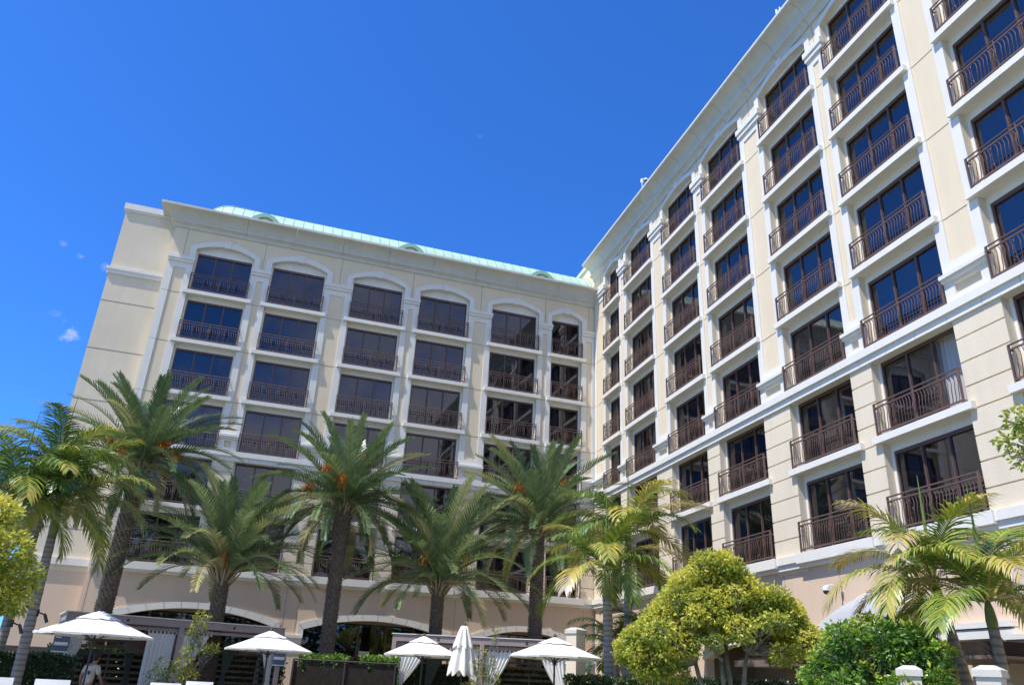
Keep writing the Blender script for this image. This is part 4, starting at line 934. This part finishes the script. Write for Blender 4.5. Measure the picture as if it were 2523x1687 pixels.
while u < 5.2: m.box(u, u + .07, 0, .03, .05, 1.75); u += .13
m.obj('slats', M['darkwood'], fn); m = MB(); m.box(-.05, 5.3, -.04, 0, 1.75, 1.95); m.box(-.05, 5.3, -.04, 0, .3, .4); m.obj('top_rail', M['darkmetal'], fn)
fn = thing('fence', 'dark metal fence between the two white gate posts', 'fence', (-7.2, -31.3, 0), atan2(-1.2, -.3))
m = MB(); u = .1
while u < 1.2: m.box(u, u + .09, 0, .03, .05, 1.62); u += .15
m.obj('slats', M['slat'], fn); m = MB(); m.box(.05, 1.25, -.03, .0, 1.55, 1.64); m.obj('top_rail', M['darkwood'], fn)

# pillars
def pillar(loc, rz, label, w, h, body, capm, panels, group=None):
    t = thing('pillar', label, 'pillar', loc, rz, group)
    m = MB(); hw = w / 2; m.box(-hw, hw, -hw, hw, 0, h - .18)
    b = m.obj('shaft', M[body], t)
    if panels:
        m = MB()
        for q in range(4):
            ca, sa = cos(q * pi / 2), sin(q * pi / 2)
            fr = lambda u, d, z: (u * ca - d * sa, u * sa + d * ca, z)
            m.box(-hw + .08, hw - .08, -hw - .004, -hw, .2, h - .28, fr)
        m.obj('panel', M['tan'], b)
    m = MB(); c = hw + .04; m.box(-c, c, -c, c, h - .18, h - .07)
    i = len(m.v); s = hw * .55; m.v += [(-c, -c, h - .07), (c, -c, h - .07), (c, c, h - .07), (-c, c, h - .07), (-s, -s, h), (s, -s, h), (s, s, h), (-s, s, h)]
    for q in ((0, 1, 5, 4), (1, 2, 6, 5), (2, 3, 7, 6), (3, 0, 4, 7), (4, 5, 6, 7)): m.f.append(tuple(i + k for k in q)); m.mi.append(0); m.t.append(0.)
    m.obj('cap', M[capm], t)
pillar((-9.2, -19.45, 0), radians(25), 'tall cream pillar with a pale stone cap beside the right cabana', .42, 3.2, 'stone', 'cornice', False)
pillar((-7.55, -31.15, 0), radians(40), 'white gate post with tan panels, touching the variegated shrub', .36, 2.12, 'cornice', 'cornice', True, 'white gate posts')
pillar((-7.4, -32.7, 0), radians(28), 'white gate post with tan panels, nearest the right edge', .36, 2.12, 'cornice', 'cornice', True, 'white gate posts')
# cream pier by the arcade
# ------------------------------------------------------------------ umbrellas
def umbrella(loc, label, r, zr, zt, fab='fabric', n=8, rot=0.2, sc=0):
    t = thing('umbrella', label, 'umbrella', loc, rot, 'open white pool umbrellas')
    m = MB()
    for i in range(n):
        a0, a1 = 2 * pi * i / n, 2 * pi * (i + 1) / n; P = []
        for k in range(7):
            s = .32 + .68 * k / 6; row = []
            for j in range(5):
                v = j / 4; e0 = Vector((cos(a0), sin(a0), 0)); e1 = Vector((cos(a1), sin(a1), 0)); p = e0.lerp(e1, v) * r * s
                sag = -.06 * sin(pi * v) * s * (r / 1.4)
                row.append((p.x, p.y, zr + (zt - .03 - zr) * (1 - s) + sag * .5 - .02 * (k == 6) * sin(pi * v)))
            P.append(row)
        m.grid(P)
        e0 = Vector((cos(a0), sin(a0), 0)) * r; e1 = Vector((cos(a1), sin(a1), 0)) * r
        m.face([(e0.x, e0.y, zr), (e1.x, e1.y, zr), (e1.x * .995, e1.y * .995, zr - .05), (e0.x * .995, e0.y * .995, zr - .05)])
    m.obj('canopy', M[fab], t, smooth=False, recalc=False)
    m = MB()
    for i in range(n):
        a0, a1 = 2 * pi * i / n, 2 * pi * (i + 1) / n; P = []
        for k in range(4):
            s = .02 + .36 * k / 3
            P.append([(lerp2.x * r * s, lerp2.y * r * s, zt - (zt - zr) * s * .97 + .012 - .02 * sin(pi * j / 4) * (k == 3)) for j in range(5) for lerp2 in [Vector((cos(a0), sin(a0))).lerp(Vector((cos(a1), sin(a1))), j / 4)]])
        m.grid(P)
    m.obj('vent_cap', M[fab], t, recalc=False)
    m = MB(); m.tube([(0, 0, zt - .02), (0, 0, zt + .04), (0, 0, zt + .09)], [.06, .05, .015], 10); m.obj('finial', M['darkmetal'], t)
    m = MB(); m.tube([(0, 0, 0), (0, 0, zt)], .027, 10); m.obj('pole', M['darkmetal'], t)
    m = MB(); m.tube([(0, 0, zr - .22), (0, 0, zr - .08)], .05, 10); m.obj('hub', M['darkmetal'], t)
    for i in range(n):
        a0 = 2 * pi * i / n; m = MB()
        m.tube([(0, 0, zt - .14), (r * .98 * cos(a0), r * .98 * sin(a0), zr - .025)], .012, 4)
        m.tube([(.04 * cos(a0), .04 * sin(a0), zr - .15), (r * .5 * cos(a0), r * .5 * sin(a0), (zr + zt) / 2 - .1)], .012, 4)
        m.obj('rib', M['darkmetal'], t)
    m = MB(); m.tube([(0, 0, 0), (0, 0, .08)], .28, 16); m.tube([(0, 0, .08), (0, 0, .35)], .04, 10); m.obj('base', M['darkmetal'], t)
umbrella((-22.84, -18.65, 0), 'large open white umbrella at the left, in front of the person', 1.48, 2.19, 2.80)
umbrella((-18.2, -15.9, 0), 'open white umbrella at the right end of the left cabanas', 1.38, 2.13, 2.70, rot=.5)
umbrella((-13.25, -16.0, 0), 'open ivory umbrella just left of the closed umbrella', 1.32, 2.24, 2.84, 'canvas', rot=.35)
umbrella((-10.7, -21.5, 0), 'open ivory umbrella beside the cream pillar, its struts showing underneath', 1.36, 2.24, 2.76, 'canvas', rot=.1)
cu = thing('umbrella', 'closed ivory umbrella hanging in folds between two open ones', 'umbrella', (-12.5, -18.3, 0))
m = MB(); P = []
for (z, r) in ((3.1, .05), (3.08, .09), (2.95, .14), (2.75, .20), (2.55, .26), (2.47, .28)):
    P.append([((r * (1 + .22 * cos(8 * a))) * cos(a), (r * (1 + .22 * cos(8 * a))) * sin(a), z - (.05 * cos(8 * a) if z < 2.5 else 0)) for a in [2 * pi * i / 64 for i in range(64)]])
m.grid(P, closed=True); m.obj('vent_cap', M['canvas'], cu, smooth=True, recalc=False)
m = MB(); P = []
for (z, r) in ((2.55, .22), (2.35, .27), (2.1, .33), (1.85, .38), (1.72, .40)):
    P.append([((r * (1 + .20 * cos(8 * a + .5) + .06 * cos(3 * a))) * cos(a), (r * (1 + .20 * cos(8 * a + .5) + .06 * cos(3 * a))) * sin(a), z - (.09 * cos(8 * a + .5) if z < 1.8 else 0)) for a in [2 * pi * i / 64 for i in range(64)]])
m.grid(P, closed=True); m.obj('canopy', M['canvas'], cu, smooth=True, recalc=False)
m = MB(); m.tube([(0, 0, 0), (0, 0, 3.12)], .027, 8); m.obj('pole', M['darkmetal'], cu)
m = MB(); m.tube([(0, 0, 3.1), (0, 0, 3.15), (0, 0, 3.2)], [.06, .05, .015], 10); m.obj('finial', M['darkmetal'], cu)
m = MB(); m.tube([(0, 0, 0), (0, 0, .08)], .28, 16); m.obj('base', M['darkmetal'], cu)

# white lounge chairs whose back tops show at the bottom edge
def chair(loc, rz, label, w, h=1.1):
    t = thing('lounge_chair', label, 'chair', loc, rz, 'white poolside chairs')
    m = MB(); P = []
    for k in range(9):
        s = k / 8; P.append([(-w / 2 + w * i / 6, .02 + .28 * s - .02 * sin(pi * i / 6), .38 + (h - .38) * s) for i in range(7)])
    m.grid(P); P2 = [[(x, y + .03, z) for x, y, z in r] for r in P]; m.grid(P2)
    m.grid([P[-1], P2[-1]]); m.grid([[r[0] for r in P], [r[0] for r in P2]]); m.grid([[r[-1] for r in P], [r[-1] for r in P2]])
    m.obj('backrest', M['chair'], t, smooth=False, recalc=False)
    m = MB(); m.box(-w / 2, w / 2, -.55, .04, .36, .40); m.obj('seat', M['chair'], t)
    for sx in (-1, 1):
        for y in (-.5, .02): m = MB(); m.box(sx * (w / 2 - .03) - .02, sx * (w / 2 - .03) + .02, y - .02, y + .02, 0, .36); m.obj('leg', M['chair'], t)
chair((-23.0, -21.9, 0), radians(10), 'white sling chair back at the bottom edge below the large umbrella', .72)
chair((-24.15, -22.0, 0), radians(12), 'white sling chair back in the bottom left corner', .75)
chair((-20.75, -19.7, 0), radians(5), 'white chair back at the bottom edge below the dark round shrub', .75)
chair((-19.95, -19.65, 0), radians(0), 'white chair with a rounded pale plastic back, right of the dark round shrub', .68, 1.17)

# ------------------------------------------------------------------ people
def skin_body(name, verts, edges, rad, m, parent, sub=2):
    me = bpy.data.meshes.new(name); me.from_pydata(verts, edges, []); ob = link(name, me, parent)
    md = ob.modifiers.new('s', 'SKIN'); md.use_smooth_shade = True
    for i, r in enumerate(rad): me.skin_vertices[0].data[i].radius = (r if isinstance(r, tuple) else (r, r))
    me.skin_vertices[0].data[0].use_root = True
    sb = ob.modifiers.new('u', 'SUBSURF'); sb.levels = sub; sb.render_levels = sub
    dg = bpy.context.evaluated_depsgraph_get(); dg.update()
    nm = bpy.data.meshes.new_from_object(ob.evaluated_get(dg)); ob.modifiers.clear(); ob.data = nm; nm.materials.clear()
    nm.materials.append(m); nm.polygons.foreach_set('use_smooth', [True] * len(nm.polygons)); return ob
def ell(mb, c, r, n=12, k=8, cut=None):
    P = []
    for i in range(k + 1):
        a = pi * i / k; P.append([(c[0] + r[0] * sin(a) * cos(2 * pi * j / n), c[1] + r[1] * sin(a) * sin(2 * pi * j / n), c[2] + r[2] * cos(a)) for j in range(n)])
    mb.grid(P, closed=True)
def person(loc, rz, label, lean, shirt, hair=True, arms='down', sc=1.0, bald=False):
    t = thing('person', label, 'person', loc, rz, None); t.scale = (sc, sc, sc)
    # faces local -Y ; lean bends the trunk forward from the hip
    def L(x, y, z):
        if z > .95:
            dz = z - .95; y2 = y * cos(lean) - dz * sin(lean); return (x, y2, .95 + dz * cos(lean) + y * sin(lean) * .0)
        return (x, y, z)
    V = [L(0, 0, .95), L(0, .0, 1.12), L(0, .02, 1.30), L(0, .02, 1.42), L(0, .0, 1.50), L(0, -.02, 1.60), L(0, -.02, 1.70)]
    Rr = [(.15, .11), (.14, .10), (.16, .11), (.13, .09), (.055, .055), (.075, .09), (.07, .085)]
    Eg = [(0, 1), (1, 2), (2, 3), (3, 4), (4, 5), (5, 6)]
    hands = []
    for s in (-1, 1):
        b = len(V); sh = L(s * .18, .02, 1.40); el_ = L(s * .25, .02, 1.14); 
        if arms == 'reach' and s < 0: el_ = L(s * .30, -.05, 1.15); wr = (el_[0] + .02, el_[1] - .18, el_[2] - .18)
        else: wr = (el_[0] + s * .01, el_[1] - .08, el_[2] - .24)
        hd = (wr[0], wr[1] - .03, wr[2] - .08)
        V += [sh, el_, wr, hd]; Rr += [.058, .043, .030, (.038, .020)]; Eg += [(3, b), (b, b + 1), (b + 1, b + 2), (b + 2, b + 3)]
        for fi, (dx, ln) in enumerate(((-.027, .07), (-.009, .08), (.009, .078), (.027, .062))):
            q = len(V); V += [(hd[0] + dx, hd[1] - .01, hd[2] - .045), (hd[0] + dx, hd[1] - .03, hd[2] - .05 - ln * .9)]; Rr += [.009, .007]; Eg += [(b + 3, q), (q, q + 1)]
        q = len(V); V += [(hd[0] - s * .035, hd[1] - .035, hd[2] - .02), (hd[0] - s * .04, hd[1] - .06, hd[2] - .06)]; Rr += [.011, .009]; Eg += [(b + 3, q), (q, q + 1)]
        b = len(V); V += [(s * .09, 0, .86), (s * .10, -.01, .48), (s * .10, .02, .09), (s * .10, -.13, .04)]; Rr += [.085, .06, .042, (.04, .03)]; Eg += [(0, b), (b, b + 1), (b + 1, b + 2), (b + 2, b + 3)]
    skin_body('body', V, Eg, Rr, M['skin'], t)
    hc = Vector(L(0, -.02, 1.655)); m = MB()
    # facial features
    ell(m, hc + Vector((0, -.105, -.01)), (.016, .022, .025), 8, 6); ell(m, hc + Vector((.085, 0, -.01)), (.012, .022, .035), 8, 6); ell(m, hc + Vector((-.085, 0, -.01)), (.012, .022, .035), 8, 6)
    m.obj('face_features', M['skin'], t, smooth=True)
    m = MB(); [ell(m, hc + Vector((s * .032, -.088, .015)), (.013, .01, .008), 8, 6) for s in (-1, 1)]; ell(m, hc + Vector((0, -.092, -.055)), (.025, .008, .006), 8, 6); m.obj('eyes_and_mouth', M['hair'], t, smooth=True)
    if hair: m = MB(); ell(m, hc + Vector((0, .022, .045)), (.094, .105, .085), 14, 8); ell(m, hc + Vector((0, .05, -.01)), (.085, .075, .09), 14, 8); m.obj('hair', M['hair'], t, smooth=True)
    else: m = MB(); ell(m, hc + Vector((0, .04, .0)), (.088, .075, .07), 14, 8); m.obj('hair', M['hair'], t, smooth=True)
    V = [L(0, 0, .90), L(0, 0, 1.12), L(0, .02, 1.30), L(0, .02, 1.41), L(0, .01, 1.455)]; Rr = [(.175, .135), (.165, .125), (.18, .13), (.15, .108), (.08, .075)]; Eg = [(0, 1), (1, 2), (2, 3), (3, 4)]
    for s in (-1, 1):
        b = len(V); e1 = L(s * .185, .02, 1.39); e2 = L(s * (.25 if not (arms == 'reach' and s < 0) else .28), .0, 1.20); V += [e1, e2]; Rr += [.078, .066]; Eg += [(3, b), (b, b + 1)]
    skin_body('shirt', V, Eg, Rr, M[shirt], t)
    V = [(0, 0, .98), (0, 0, .88)]; Rr = [(.165, .125), (.165, .125)]; Eg = [(0, 1)]
    for s in (-1, 1): b = len(V); V += [(s * .10, 0, .78), (s * .105, -.01, .48), (s * .10, .02, .14)]; Rr += [.10, .08, .068]; Eg += [(1, b), (b, b + 1), (b + 1, b + 2)]
    skin_body('trousers', V, Eg, Rr, M['trousers'], t)
    return t
pr = person((-23.0, -17.0, 0), radians(150), 'person in a beige polo seen from behind, bending beside the large umbrella pole', radians(14), 'shirt', arms='reach')
m = MB(); m.prism([(-.03, 1.24), (.0, 1.30), (.04, 1.29), (.05, 1.22), (.01, 1.19)], .14, .152, lambda u, d, z: (u - .08, d - .05, z)); m.obj('back_emblem', M['navy'], pr)
person((-8.15, -22.2, 0), radians(200), 'person with short hair, only the head showing below the yellow-green tree', 0, 'navy', hair=False, sc=1.06)
person((-9.35, -22.6, 0), radians(190), 'person with dark hair at the bottom edge, beside the double palm trunk', 0, 'shirt', sc=.93)
